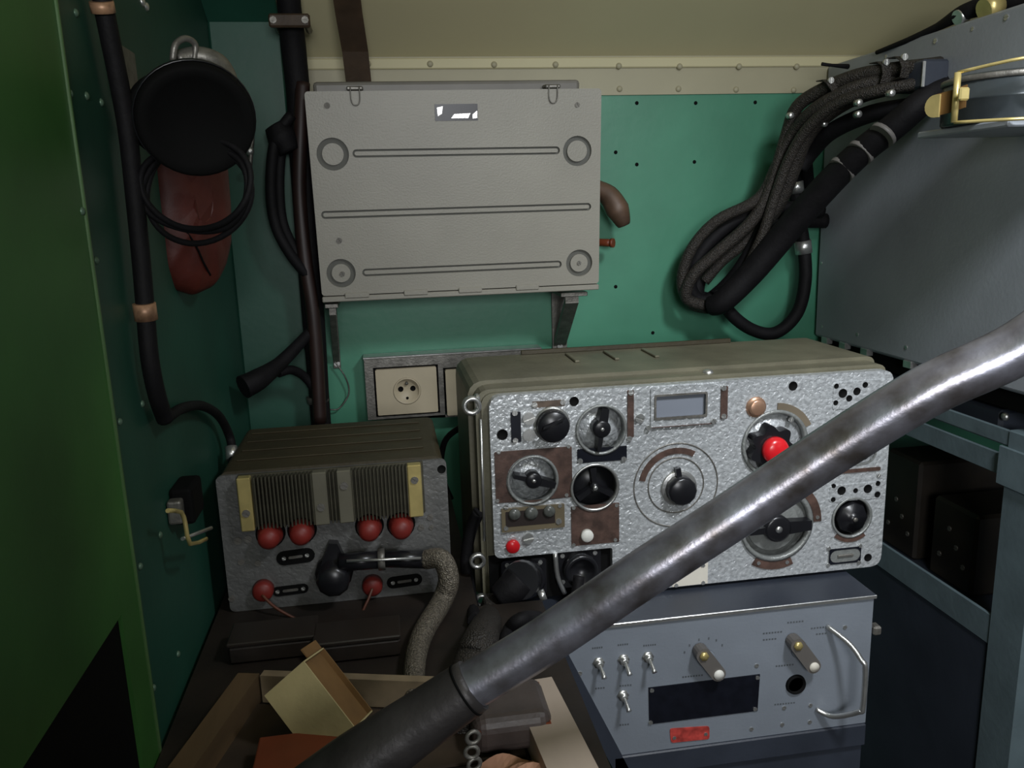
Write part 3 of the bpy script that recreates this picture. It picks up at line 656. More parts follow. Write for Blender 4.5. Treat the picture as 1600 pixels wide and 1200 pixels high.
for x, y in ((420, 841), (470, 835), (577, 829), (627, 826)):
    c_ = p2 and FU.p(x, y, .02); o = link('red_cap', MB().lathe(c_[0], c_[1], [(20*k4, 0), (20*k4, .008), (17*k4, .018), (16*k4, .026), (10*k4, .031), (0, .032)], 24), dred, pu)
    link('cap_collar', MB().lathe(c_[0], c_[1], [(23*k4, 0), (22*k4, .006), (0, .006)], 24), blackm, o)
def badge(a_, b_, r_):
    o = link('oval_label', MB().prism(stad(p4(*a_), p4(*b_), r_*k4), 0, .0016), blackm, pu)
    for q_ in (a_, b_): c_ = p4(*q_); inst('screw', SCR, o, (c_[0], c_[1], .0016), .003, 1)
    A, B = Vector(p4(*a_)), Vector(p4(*b_)); c_ = (A+B)/2; d = (B-A)*.25
    link('label_bar', MB().prism(stad(c_-d, c_+d, 2.2*k4), .0016, .0022), dsilver, o)
badge((444, 872), (480, 867), 12); badge((614, 910), (650, 905), 10); badge((434, 924), (474, 919), 8)
for x, y, r_ in ((690, 733, 7), (672, 808, 5), (658, 824, 5), (372, 845, 6), (388, 842, 6), (377, 878, 5), (403, 880, 5), (690, 905, 5), (362, 935, 5), (674, 824, 4)):
    c_ = p4(x, y); inst('screw' if r_ < 7 else 'screw_hole', SCRD if r_ < 7 else HOLE, pu, (c_[0], c_[1], 0), r_*k4, 1)
# big black connector
c_ = p4(523, 890)
o = link('connector_body', MB().lathe(c_[0], c_[1], [(30*k4, 0), (30*k4, .012), (26*k4, .014), (26*k4, .040), (20*k4, .046), (0, .047)], 10), black, pu)
tp = MB().prism([(c_[0]-.022, c_[1]+.006), (c_[0]+.022, c_[1]+.006), (c_[0]+.008, c_[1]+.046), (c_[0]-.004, c_[1]+.048)], .001, .016); link('connector_guard', tp, black, o)
a_ = FU.p(545, 878, .03); b_ = FU.p(595, 874, .03); e_ = FU.p(668, 874, .03)
link('connector_stem', MB().tube([(c_[0]+.01, a_[1], .03), (b_[0], b_[1], .03)], .013, 14, 1), black, o)
link('stem_nut', MB().tube([(b_[0]-.004, b_[1], .03), (b_[0]+.006, b_[1], .03)], .016, 6, 1), dsilver, o)
link('cable_gland', MB().tube([(b_[0]+.006, b_[1], .03), (e_[0], e_[1], .03)], [.012, .0135], 14, 1), black, o)
link('steel_tie', MB().tube([(a_[0]-.002, a_[1]+.008, .044), (e_[0]-.01, e_[1]+.009, .044)], .0022, 8, 1), silver, o)
for x, y in ((412, 920), (582, 912)):
    c_ = p4(x, y); link('terminal_cap', MB().lathe(c_[0], c_[1], [(17*k4, 0), (16*k4, .012), (12*k4, .016), (0, .017)], 20), dred, pu)
# small loose wires
wr = MB().tube([FU.M@Vector((*p4(412, 922), .016)), FU.M@Vector((*p4(440, 938), .03)), FU.M@Vector((*p4(490, 955), .04)), FU.M@Vector((*p4(550, 960), .04)), FU.M@Vector((*p4(572, 930), .03)), FU.M@Vector((*p4(582, 912), .016))], .0022, 8, 6)
tag(link('jumper_wire', wr, mat('red_wire', (.10, .03, .015), .5)), 'thin red-brown wire looping across the foot of the ribbed power unit', 'wire')
# braided cable dropping from the unit
pts = [FU.M @ Vector((e_[0]-.003, e_[1], .03))]+[P(x, y, Y=y_) for x, y, y_ in ((690, 874, 1.095), (701, 905, 1.085), (690, 940, 1.075))]+[P(x, y, Z=zb+.014) for x, y in ((663, 985), (651, 1020), (647, 1060), (650, 1095))]
tag(link('braided_cable', MB().tube(pts, [.014, .015, .0155, .015, .014, .0135, .013], 14, 6), braidl), 'thick braided cable curving down from the right side of the ribbed power unit', 'cable')

# plug, elbow and braided hose hanging off the radio connector
elb = thing('elbow_plug', 'black elbow plug on the lowest left connector of the silver radio', 'plug', Matrix.Translation(P(815, 908, Y=1.12)))
q_ = P(815, 908, Y=1.12)
def rel(parent_loc, mb, nm, m, par):
    o = link(nm, mb, m, par); o.location = -parent_loc; return o
rel(q_, MB().tube([P(818, 905, Y=1.152), P(816, 906, Y=1.125), P(812, 908, Y=1.105)], [.026, .030, .028], 18, 3), 'plug_body', black, elb)
rel(q_, MB().tube([P(812, 906, Y=1.112), P(798, 920, Y=1.108), P(778, 936, Y=1.105)], [.024, .024, .019], 16, 4), 'elbow', rubber, elb)
rel(q_, MB().tube([P(842, 932, Y=1.11), P(852, 928, Y=1.11)], .0085, 12, 1), 'lock_stud', silver, elb)
hz = MB().tube([P(776, 938, Y=1.105), P(766, 965, Y=1.09), P(751, 1000, Z=zb+.036), P(738, 1035, Z=zb+.028), P(728, 1075, Z=zb+.027), P(722, 1120, Z=zb+.027)], [.020, .021, .023, .022, .021], 16, 6)
tag(link('braided_hose', hz, braid), 'worn braided hose hanging from the black elbow plug of the radio', 'hose')
hz2 = MB().tube([P(905, 900, Y=1.14), P(895, 945, Y=1.125), P(862, 965, Y=1.115), P(820, 965, Z=zb+.034), P(795, 985, Z=zb+.018), P(785, 1030, Z=zb+.014)], .009, 12, 6)
tag(link('rubber_cable', hz2, rubber), 'thin black rubber cable running from the radio connector behind the pipe', 'cable')
for pts, r_, lab in (([P(755, 655, Y=1.5), P(725, 665, Y=1.52), P(695, 690, Y=1.55), P(690, 740, Y=1.58), P(705, 780, Y=1.58)], .006, 'thin black cable behind the radio, below the two sockets'),
                     ([P(748, 800, Y=1.19), P(735, 830, Y=1.2), P(728, 880, Y=1.2), P(735, 930, Y=1.18), P(742, 970, Z=zb+.011)], .010, 'dark cable hanging beside the left side of the silver radio')):
    tag(link('black_cable', MB().tube(pts, r_, 10, 6), rubber), lab, 'cable')

# ================================================================ PIPE
pp = [P(1760, 415, Y=.528)+(P(1760, 415, Y=.528)-P(1600, 538, Y=.56))*1.6]+[P(x, y, Y=yy*.8) for x, y, yy in ((1760, 415, .66), (1600, 538, .70), (1450, 610, .73), (1300, 702, .76), (1150, 802, .78), (1000, 900, .79), (850, 1002, .80), (722, 1080, .80))]
pipe = thing('steel_pipe', 'long worn dark steel pipe slanting across the front of the radio', 'pipe', Matrix.Translation(pp[-1]))
rel(pp[-1], MB().tube(pp, [.0208, .0208, .0212, .0212, .0210, .0210, .0212, .0208, .0208], 40, 8), 'tube', pipem, pipe)
sv = [P(740, 1070, Y=.64), P(650, 1132, Y=.64), P(560, 1196, Y=.635), P(480, 1260, Y=.63)]
rel(pp[-1], MB().tube(sv, [.0235, .0262, .030, .033], 32, 6), 'end_sleeve', sleevem, pipe)
cl_ = [P(722, 1075, Y=.80), P(714, 1086, Y=.80)]
ax = (sv[0]-sv[1]).normalized(); ctr = P(728, 1078, Y=.64)
rel(pp[-1], MB().tube([ctr-ax*.001, ctr+ax*.001], .0246, 32, 1), 'clamp_ring', blackm, pipe)
rg = bpy.data.objects
def ringlink(x, y, r_, yaw, par, org):
    c = P(x, y, Y=.61); u = Vector((math.cos(yaw), math.sin(yaw), 0)); v = Vector((0, 0, 1))
    mb = MB().tube([c+(u*math.cos(a)+v*math.sin(a))*r_ for a in [2*PI*i/14 for i in range(14)]], .0019, 8, 1, closed=True)
    o = link('chain_link', mb, dsilver, par); o.location = -org
ch = thing('key_chain', 'short chain of small steel rings hanging below the pipe clamp', 'chain', Matrix.Translation(P(738, 1150, Y=.61)))
for x, y, yw in ((739, 1152, .2), (737, 1175, .0), (741, 1194, .3)): ringlink(x, y, .0056, yw, ch, P(738, 1150, Y=.61))

# ================================================================ TRAY, CARTON, CLUTTER
zb_ = zb
def onb(x, y, h=0): return P(x, y, Z=zb_+h)
H1 = .035
tA, tB, tD, tE = onb(372, 1052, H1), onb(262, 1200, H1), onb(862, 1058, H1), onb(948, 1225, H1)
tray = thing('wooden_tray', 'shallow wooden tray on the dark worktop, holding the small carton', 'tray', Matrix.Translation((0.05, .85, zb_)))
org = Vector((0.05, .85, zb_))
yb0 = .74
def slab(nm, a, b, th_, m, off):
    a = Vector((a.x, a.y, zb_+.0005)); b = Vector((b.x, b.y, zb_+.0005)); d = (b-a).normalized(); n_ = Vector((-d.y, d.x, 0))*off*th_
    up = Vector((0, 0, H1))
    o = link(nm, MB().hexa([a, b, b+n_, a+n_, a+up, b+up, b+n_+up, a+n_+up]), m, tray); o.location = -org
slab('side_board', tA, tB, .026, wood, 1)
slab('back_board', tA+Vector((.03, 0, 0)), tD-Vector((.03, 0, 0)), .012, mat('mid_wood', (.20, .15, .09), .65, var=.3, vscale=20), -1)
slab('pale_board', tD, tE, .048, pwood, -1)
bo = MB().hexa([(tA.x+.01, tA.y-.016, zb_+.0006), (tD.x-.05, tD.y-.016, zb_+.0006), (tE.x-.06, yb0, zb_+.0006), (tB.x+.02, yb0, zb_+.0006), (tA.x+.01, tA.y-.016, zb_+.004), (tD.x-.05, tD.y-.016, zb_+.004), (tE.x-.06, yb0, zb_+.004), (tB.x+.02, yb0, zb_+.004)])
o = link('base_board', bo, mat('dark_base_wood', (.035, .022, .012), .7, var=.3, vscale=20), tray); o.location = -org  # base is a darker brown than the tray boards
# carton: axes of a box lying tilted on its edge
lw = -ray(500, 1110).normalized(); lu = ROT @ Vector((1, 0, 0)); lu = (lu-lw*lu.dot(lw)).normalized(); lv3 = lw.cross(lu)
e1 = (lu*100-lv3*112).normalized(); e2 = lu*-52-lv3*62-lw*45; e2 = (e2-e1*e2.dot(e1)).normalized(); e3 = e1.cross(e2).normalized()
if e3.dot(lw) > 0: e3 = -e3
c0 = P(474, 1033, Y=.80); px_ = .80/FPX*1.0
L1, L2, L3 = 140*px_, 92*px_, 84*px_
cb = thing('cardboard_carton', 'small open cream cardboard carton tipped over in the wooden tray', 'box', Matrix.Translation(c0))
Mx = Matrix(((e1.x, e2.x, e3.x, 0), (e1.y, e2.y, e3.y, 0), (e1.z, e2.z, e3.z, 0), (0, 0, 0, 1)))
tk = .0016
link('front_wall', MB().box((0, 0, 0), (L1, L2, tk), M=Mx), card, cb)
link('back_wall', MB().box((0, 0, L3-tk), (L1, L2, L3), M=Mx), cardb, cb)
link('end_wall', MB().box((0, 0, tk), (tk, L2, L3-tk), M=Mx), card, cb)
link('end_wall', MB().box((L1-tk, 0, tk), (L1, L2, L3-tk), M=Mx), card, cb)
link('inner_wall', MB().box((tk, .006, tk), (L1-tk, .0075, L3-tk), M=Mx), cardb, cb)
link('end_flap', MB().box((-.012, .002, L3*.3), (-.0005, .0035, L3), M=Mx), cardb, cb)
# orange item, leather case, cloth
q_ = onb(490, 1195, .012)
ob = thing('orange_box', 'dull orange box lying in the tray beneath the cream carton', 'box', Matrix.Translation((q_.x, q_.y, zb_+.005)))
link('body', MB().box((-.055, -.06, 0), (.045, .028, .022), .004, 2), orange, ob); link('lid', MB().box((-.056, -.061, .0221), (.046, .029, .027), .002, 2), orange, ob)
q_ = onb(805, 1110, .03)
lc = thing('leather_case', 'dark rounded leather case in the tray under the pipe, against the pale board', 'case', Matrix.Translation((q_.x-.005, q_.y-.005, zb_+.005)))
ml = mat('dark_leather', (.06, .045, .04), .45, var=.25, vscale=25, bump=.3, bscale=90)
link('body', MB().box((-.045, -.035, 0), (.040, .045, .042), .014, 4), ml, lc); link('piping', MB().tube([(-.040, -.032, .030), (.036, -.032, .030), (.0375, .042, .030), (-.040, .042, .030)], .0022, 8, 1, closed=True), orange, lc)
q_ = onb(810, 1190, .02)
cl2 = MB(); 
t = bmesh.new(); bmesh.ops.create_grid(t, x_segments=16, y_segments=10, size=1)
for v in t.verts:
    v.co = Vector((q_.x+v.co.x*.055, q_.y-.012+v.co.y*.026, zb_+.012+.007*math.sin(v.co.x*5+v.co.y*3)+.004*math.sin(v.co.y*7)))
geo = bmesh.ops.extrude_face_region(t, geom=t.faces[:])['geom']
for g in geo:
    if isinstance(g, bmesh.types.BMVert): g.co.z -= .004
bmesh.ops.recalc_face_normals(t, faces=t.faces); cl2._merge(t)
tag(link('crumpled_cloth', cl2, peach), 'peach coloured crumpled cloth in the front of the tray, below the leather case', 'cloth')
# dark battery boxes on the worktop behind the tray
for x, lab in ((430, 'black flat box under the left half of the ribbed power unit'), (560, 'black flat box under the right half of the ribbed power unit')):
    q_ = onb(x, 1020); bb = thing('black_box', lab, 'box', Matrix.Translation((q_.x, q_.y+.01, zb_)))
    link('body', MB().box((-.055, -.03, .0002), (.055, .025, .024), .003), benchm, bb); link('lid', MB().box((-.056, -.031, .0242), (.056, .026, .030), .0015), mat('lid_dark', (.02, .015, .012), .4), bb)

# ================================================================ RIGHT: CABINET, RACK
XC = P(1283, 330, Y=YB-.01).x
zt3 = P(1320, 95, X=XC).z; zb3 = P(1330, 541, X=XC).z
Mx_ = Matrix.Translation((XC, 1.2, zb3))
cab = thing('equipment_cabinet', 'large grey sheet steel cabinet at the upper right, beside the cable bundle', 'cabinet', Mx_)
HC = zt3-zb3
link('body', MB().box((0, .35-1.2, .0), (.55, YB-.008-1.2, HC), .004), cabgrey, cab)
FRt = Frame((XC, 1.2, zb3), (0, -1, 0), (0, 0, 1))   # u towards the camera, w = -X
a_, b_ = FRt.p(1286, 480), FRt.p(1590, 480)
sd = link('side_panel', MB().box((-.0022, .36-1.2, .006), (-.0002, YB-.016-1.2, HC-.006), .0005), cabgrey, cab)
for x, y, r_ in ((1284, 411, 3), (1285, 510, 3), (1340, 523, 3.5), (1416, 543, 3.5), (1462, 64, 4), (1573, 27, 4), (1385, 88, 3), (1560, 590, 3), (1520, 45, 3)):
    q_ = P(x, y, X=XC-.0022); inst('screw', SCR, cab, (q_.x-XC, q_.y-1.2, q_.z-zb3), r_*.0011, R=(0, -PI/2, 0))
for x, y in ((1290, 533), (1318, 540), (1352, 548), (1420, 566)):
    q_ = P(x, y, X=XC); link('hinge_tab', MB().box((-.004, q_.y-1.2-.012, -.010), (.010, q_.y-1.2+.012, .004), .001), silver, cab)
gb_ = P(1466, 116, X=XC); gx = (XC, 1.2, zb3)
link('cable_gland_block', MB().box((-.050, gb_.y-1.2-.03, gb_.z-zb3-.026), (-.0005, gb_.y-1.2+.045, gb_.z-zb3+.020), .004), condark, cab)
link('gland_edge', MB().box((-.0515, gb_.y-1.2-.032, gb_.z-zb3-.024), (-.0465, gb_.y-1.2-.0302, gb_.z-zb3+.016)), silver, cab)
link('under_frame', MB().box((.02, .4-1.2, -.035), (.5, YB-.02-1.2, -.0005)), blackm, cab)
q_ = P(1600, 205, X=XC)
q_ = P(1415, 200, X=XC-.004)
# canister with strap
cx_, cy_ = XC-.092, 1.045
zc0, zc1 = P(1545, 187, Y=.97).z, P(1545, 104, Y=.97).z
can = thing('round_canister', 'dark round canister with brass buckle strapped to the grey cabinet, upper right', 'canister', Matrix.Translation((cx_, cy_, zc0)))
ch_ = zc1-zc0
canm = mat('canister_paint', (.05, .06, .065), .22, metal=.3, var=.15, vscale=20, bump=.1, bscale=90)
link('drum', MB().lathe(0, 0, [(.082, 0), (.085, .003), (.085, ch_*.48), (.0865, ch_*.5), (.085, ch_*.52), (.085, ch_-.004), (.081, ch_), (0, ch_+.002)], 48), canm, can)
link('lid_rim', MB().lathe(0, 0, [(.0855, ch_-.010), (.0875, ch_-.009), (.0875, ch_-.003), (.0855, ch_-.002), (.0855, ch_-.010)], 48), dsilver, can)
link('mounting_shelf', MB().box((-.075, -.09, -.010), (.091, .09, -.0005), .002), cabgrey, can)
bu = P(1494, 150, Y=1.0)-Vector((cx_, cy_, zc0)); 
bk = MB(); bx_ = bu.x; by_ = bu.y
bk.tube([(bx_, by_, .0), (bx_, by_, ch_-.002)], .0042, 10, 1)
bk.tube([(bx_, by_, ch_-.002), (bx_+.05, by_-.06, ch_+.006), (bx_+.11, by_-.055, ch_+.006)], .0022, 8, 4)
bk.tube([(bx_, by_, .0), (bx_+.05, by_-.058, -.002), (bx_+.11, by_-.055, -.002)], .0022, 8, 4)
link('brass_buckle', bk, brass, can)
s1, s2, s3 = P(1510, 150, Y=.995), P(1488, 158, Y=1.01), P(1462, 165, Y=1.03); oo = Vector((cx_, cy_, zc0))
link('strap', MB().ribbon([s1-oo, s2-oo, s3-oo], (0, 0, 1), .028, .003), mat('tan_leather', (.13, .065, .015), .6), can)
a_ = P(1468, 165, Y=1.022)-oo; b_ = P(1452, 167, Y=1.035)-oo
tb = MB(); d_ = (b_-a_).normalized(); M3 = Frame(a_, d_, (0, 0, 1)).M
tb.prism([(0, -.0145), (0, .0145)]+[(.006+.014*math.cos(t_), .0145*math.sin(t_)) for t_ in [PI/2-PI*i/10 for i in range(11)]][0:11], -.001, .0025, M=M3)
link('strap_tip', tb, brass, can)
c_ = P(1504, 147, Y=.985)-oo; link('buckle_stud', MB().box((c_.x-.006, c_.y-.004, c_.z-.008), (c_.x+.008, c_.y+.002, c_.z+.008), .002), brass, can)
# rack below
rack = thing('steel_rack', 'grey angle iron rack under the cabinet, at the right edge of the view', 'rack', Matrix.Translation((XC, 1.2, 0)))
def R2(x, y, dx=0): return P(x, y, X=XC+dx)
yp0 = R2(1587, 800).y; yp1 = R2(1545, 1000).y
yA = (R2(1600, 900).y); yB2 = R2(1553, 900).y
link('post', MB().box((0, yA-1.2-.012, .001), (.035, yB2-1.2, zb3-.06), .002), rackgrey, rack)
link('post', MB().box((.001, YB-.06-1.2, .001), (.035, YB-.025-1.2, zb3-.06), .002), rackgrey, rack)
for (x, ya, yb_), nm in (((1480, 677, 708), 'rail'), ((1480, 640, 662), 'rail'), ((1460, 904, 948), 'rail')):
    za, zbb = R2(x, ya).z, R2(x, yb_).z
    link(nm, MB().box((.002, yB2-1.2+.0005, zbb), (.008, YB-.061-1.2, za), .001), rackgrey, rack)
zl = R2(1460, 948).z
link('lower_panel', MB().box((.004, yB2-1.2+.002, .02), (.007, YB-.062-1.2, zl-.001)), condark, rack)
link('shelf_plate', MB().box((.004, yB2-1.2-.03, R2(1560, 690).z-.004), (.40, YB-.03-1.2, R2(1560, 690).z), .001), rackgrey, rack)
link('corner_gusset', MB().box((-.006, yA-1.2-.010, R2(1575, 760).z), (-.0003, yB2-1.2+.01, R2(1580, 700).z), .001), rackgrey, rack)
zs = R2(1560, 690).z+.0005
dv = thing('dark_device', 'dark device with a white button inside the rack, just below the cabinet', 'device', Matrix.Translation((XC+.2, 1.35, zs)))
link('body', MB().box((-.17, -.2, 0), (.15, .25, max(.04, zb3-.06-zs)), .006), condark, dv)
q_ = P(1570, 651, X=XC+.0295); inst('button', RIV, dv, (q_.x-XC-.2, q_.y-1.35, q_.z-zs), .007, R=(0, -PI/2, 0))
# dim gear stored in the rack
for i, (yy, zz, w2, h2) in enumerate(((1.30, .0, .12, .16), (1.46, .0, .11, .21))):
    z0_ = zl+.002
    g = thing('stored_unit', ('nearer dark unit with small knobs inside the rack', 'farther dark unit with small knobs inside the rack')[i], 'device', Matrix.Translation((XC+.16, yy, z0_-.0)))
    link('body', MB().box((-.08, -w2/2, 0), (.12, w2/2, h2), .006), mat('stored_dark%d' % i, (.018, .014, .010), .5, var=.4), g)
    for j in range(4):
        inst('knob', SCRD, g, (-.0802, -w2/2+.025+.022*j, .05+.03*((j*7) % 3)), .005, R=(0, -PI/2, 0))
link('rack_floor', MB().box((.009, yB2-1.2+.005, zl-.012), (.40, YB-.07-1.2, zl+.0015)), condark, rack)

# ================================================================ CABLES ON THE RIGHT
def cable(nm, lab, pts, r_, m, seg=12, sub=6, rings=(), cat='cable', rm=silver, group=None):
    W = [P(x, y, Y=yy) for x, y, yy in pts]; o0 = W[0]
    t_ = thing(nm, lab, cat, Matrix.Translation(o0), group)
    rel(o0, MB().tube(W, r_, seg, sub), 'sheath', m, t_)
    for x, y, yy, x2, y2, rr, rmm in rings:
        a_, b_ = P(x, y, Y=yy), P(x2, y2, Y=yy); rel(o0, MB().tube([a_, b_], rr, 16, 1), 'ferrule', rmm or rm, t_)
    return t_
greyring = mat('grey_ring', (.16, .15, .14), .5)
cable('thick_hose', 'thickest black rubber hose running diagonally down from the cabinet', [(1500, 122, 1.33), (1450, 152, 1.31), (1400, 195, 1.33), (1345, 238, 1.38), (1290, 292, 1.45), (1230, 360, 1.52), (1175, 425, 1.56), (1130, 470, 1.58), (1110, 478, 1.60)], [.022, .022, .023, .024, .026, .027, .026, .024, .02], rubber, 18, 6,
      rings=((1318, 262, 1.41, 1313, 267, .0262, greyring), (1347, 236, 1.375, 1342, 241, .0255, greyring), (1382, 208, 1.333, 1377, 213, .0245, greyring)))
cable('drop_hose', 'black hose with two silver ferrules looping below the cable coil', [(1232, 235, 1.64), (1240, 275, 1.64), (1247, 330, 1.64), (1256, 385, 1.64), (1258, 440, 1.63), (1245, 490, 1.62), (1212, 520, 1.62), (1175, 515, 1.62), (1140, 488, 1.62), (1120, 450, 1.62)], .0135, rubber, 14, 6,
      rings=((1243, 284, 1.64, 1245, 302, .0155, silver), (1254, 376, 1.64, 1256, 396, .0175, silver), (1256, 342, 1.64, 1257, 350, .0145, brass)))
gb = 'brown braided cables coiled by the cabinet'
cable('braided_loom', 'topmost brown braided cable hugging the cabinet, curving over to the coil', [(1480, 98, 1.35), (1455, 102, 1.32), (1400, 108, 1.36), (1340, 118, 1.42), (1285, 140, 1.48), (1245, 168, 1.53), (1228, 215, 1.56), (1205, 290, 1.57), (1175, 345, 1.58), (1120, 395, 1.59), (1083, 430, 1.6), (1072, 465, 1.61), (1100, 478, 1.61)], .0125, braid, 12, 6, group=gb)
cable('braided_loom', 'braided cable under the topmost one, dropping steeply to the coil', [(1475, 122, 1.35), (1450, 128, 1.32), (1380, 140, 1.36), (1310, 160, 1.43), (1262, 200, 1.49), (1232, 250, 1.53), (1210, 310, 1.55), (1190, 370, 1.56), (1160, 430, 1.58), (1130, 470, 1.59)], .0105, braid, 12, 6, group=gb)
cable('braided_loom', 'braided cable forming the wide outer loop of the coil at its left', [(1470, 112, 1.38), (1440, 118, 1.35), (1350, 132, 1.40), (1280, 165, 1.47), (1240, 205, 1.54), (1215, 255, 1.57), (1185, 310, 1.585), (1120, 345, 1.60), (1080, 390, 1.61), (1065, 440, 1.62), (1080, 475, 1.62), (1115, 483, 1.63)], .0115, braid, 12, 6, group=gb)
cable('black_cable', 'black cable running from the cabinet into the coil top', [(1285, 330, 1.62), (1240, 325, 1.62), (1190, 328, 1.62), (1140, 350, 1.625), (1095, 395, 1.63), (1078, 445, 1.64), (1100, 470, 1.64), (1140, 440, 1.62), (1175, 390, 1.60), (1200, 340, 1.595)], .014, rubber, 12, 6)
cable('black_cable', 'inner black cable loop in the middle of the coil', [(1290, 345, 1.65), (1230, 345, 1.65), (1170, 352, 1.655), (1120, 380, 1.655), (1096, 425, 1.66), (1090, 462, 1.66), (1120, 470, 1.66)], .016, rubber, 12, 6)
cable('black_cable', 'black cable below the braided ones along the dark cabinet edge', [(1470, 150, 1.36), (1430, 165, 1.36), (1360, 178, 1.42), (1300, 205, 1.50), (1270, 235, 1.56), (1250, 262, 1.58)], .016, rubber, 14, 6)
cable('black_cable', 'short black cable at the back edge of the cabinet, above the silver ferrules', [(1330, 130, 1.50), (1290, 160, 1.56), (1265, 190, 1.60), (1258, 230, 1.62), (1262, 290, 1.66), (1270, 350, 1.675)], .014, rubber, 14, 6)
cable('braided_loom', 'thickest braided cable at the heart of the bundle, ending in the coil', [(1462, 120, 1.42), (1400, 130, 1.42), (1335, 148, 1.45), (1285, 178, 1.50), (1255, 215, 1.54), (1238, 262, 1.57), (1215, 320, 1.60), (1180, 365, 1.62), (1130, 405, 1.635), (1100, 440, 1.645)], [.019, .019, .020, .021, .020, .018, .016, .014, .013, .012], braid, 14, 6, group=gb)
# clamps with bolts on the bundle
for i, (x, y, yy, x2, y2, lab) in enumerate(((1403, 92, 1.345, 1403, 125, 'cable clamp on the bundle nearest the canister'), (1375, 100, 1.38, 1373, 135, 'cable clamp second along the bundle from the canister'), (1290, 128, 1.46, 1300, 160, 'cable clamp at the bend of the bundle, above the green wall'))):
    a_, b_ = P(x, y, Y=yy), P(x2, y2, Y=yy); t_ = thing('cable_clamp', lab, 'clamp', Matrix.Translation(a_))
    rel(a_, MB().ribbon([a_+Vector((0, .02, .004)), a_+Vector((0, -.002, .003)), a_+Vector((0, -.016, -.004)), (a_+b_)/2+Vector((0, -.022, 0)), b_+Vector((0, -.016, .002)), b_+Vector((0, .01, 0))], (1, 0, 0), .016, .0018), 'band', braid, t_)
    inst('bolt', SCR, t_, (0, -.018, 0), .0055, R=(PI/2, 0, 0))
for i, (x, y, yy, lab) in enumerate(((1237, 180, 1.52, 'left of the bundle bend'), (1260, 235, 1.555, 'below the bundle bend'), (1290, 193, 1.49, 'between the bend and cabinet'), (1344, 160, 1.36, 'on the dark cable in the middle of the bundle'), (1395, 145, 1.30, 'nearest the brass strap tip'), (1343, 178, 1.38, 'under the middle of the bundle'))):
    q_ = P(x, y, Y=yy); t_ = thing('cable_tag', 'small pale metal crimp '+lab, 'crimp', Matrix.Translation(q_), 'crimps on the cable bundle')
    link('crimp', MB().lathe(0, 0, [(.0062, -.012), (.0062, -.001), (.0045, .001), (0, .0012)], 10, M=Matrix.Rotation(PI/2, 4, 'X')), silver, t_)
lv2 = MB().tube([P(1284, 100, Y=1.55), P(1300, 102, Y=1.55), P(1325, 104, Y=1.56)], [.0035, .003, .005], 8, 3)
tag(link('cable_end', lv2, rubber), 'short cut cable end poking left above the bundle, in front of the cream trim', 'cable')
ctop = cable('black_cable', 'black cable with brass fittings lying along the top edge of the cabinet', [(1370, 82, 1.50), (1420, 62, 1.42), (1465, 42, 1.36), (1505, 20, 1.30), (1550, 6, 1.26), (1620, -6, 1.20)], [.004, .005, .007, .013, .016, .014], rubber, 14, 6,
      rings=((1537, 16, 1.24, 1560, 6, .017, brass), (1495, 28, 1.30, 1510, 22, .012, silver)))

# ================================================================ LEFT WALL ITEMS
def PL(x, y, d=.02): return P(x, y, X=XL+d)
def lcable(nm, lab, pts, r_, m, rings=(), d=.016, cat='cable'):
    W = [PL(q_[0], q_[1], q_[2] if len(q_) > 2 else d) for q_ in pts]; t_ = thing(nm, lab, cat, Matrix.Translation(W[0]))
    rel(W[0], MB().tube(W, r_, 12, 6), 'sheath', m, t_)
    for a_, b_, rr, rmm in rings: rel(W[0], MB().tube([PL(*a_, d), PL(*b_, d)], rr, 14, 1), 'ferrule', rmm, t_)
    return t_
coppert = mat('worn_ferrule', (.42, .24, .14), .45, metal=.3, var=.5, vscale=60)
lcable('vertical_conduit', 'long black conduit with copper ferrules running down the left wall', [(150, -60), (160, 0), (172, 60), (188, 140), (200, 210), (210, 300), (220, 400), (226, 470), (234, 560), (246, 620), (258, 655)], .0098, rubber, rings=(((158, 2), (162, 20), .0118, coppert), ((225, 474), (229, 500), .0122, coppert)))
lcable('arc_cable', 'thin black cable arching from the conduit foot to the power unit', [(262, 652), (285, 638), (315, 634), (342, 650), (358, 680, .02), (363, 706, .025), (363, 735, .03)], .0068, rubber, rings=())
q_ = PL(362, 708, .025); tag(link('cable_ferrule', MB().tube([PL(361, 698, .024), PL(363, 718, .026)], .0095, 14, 1), silver), 'silver ferrule on the arching cable, above the power unit corner', 'ferrule')
# wall bracket hooks at lower left
q_ = PL(300, 800, .0)
hk_ = thing('wall_hook', 'metal catch with bent wire hook on the left wall, beside the power unit', 'hook', Matrix.Translation(q_))
a_ = PL(300, 785, .02); 
rel(q_, MB().box((XL+.0005, a_.y-.028, a_.z-.02), (XL+.028, a_.y+.03, a_.z+.028), .005, 2), 'base_block', blackm, hk_)
rel(q_, MB().box((XL+.001, a_.y-.045, a_.z-.012), (XL+.018, a_.y-.0285, a_.z+.018), .003, 2), 'pivot_block', dsilver, hk_)
rel(q_, MB().tube([PL(262, 798, .03), PL(283, 800, .034), PL(290, 820, .036), PL(297, 850, .038), PL(322, 842, .045)], .0026, 8, 2), 'wire_hook', brass, hk_)
rel(q_, MB().tube([PL(285, 842, .03), PL(330, 825, .045)], .0024, 8, 1), 'cross_wire', silver, hk_)
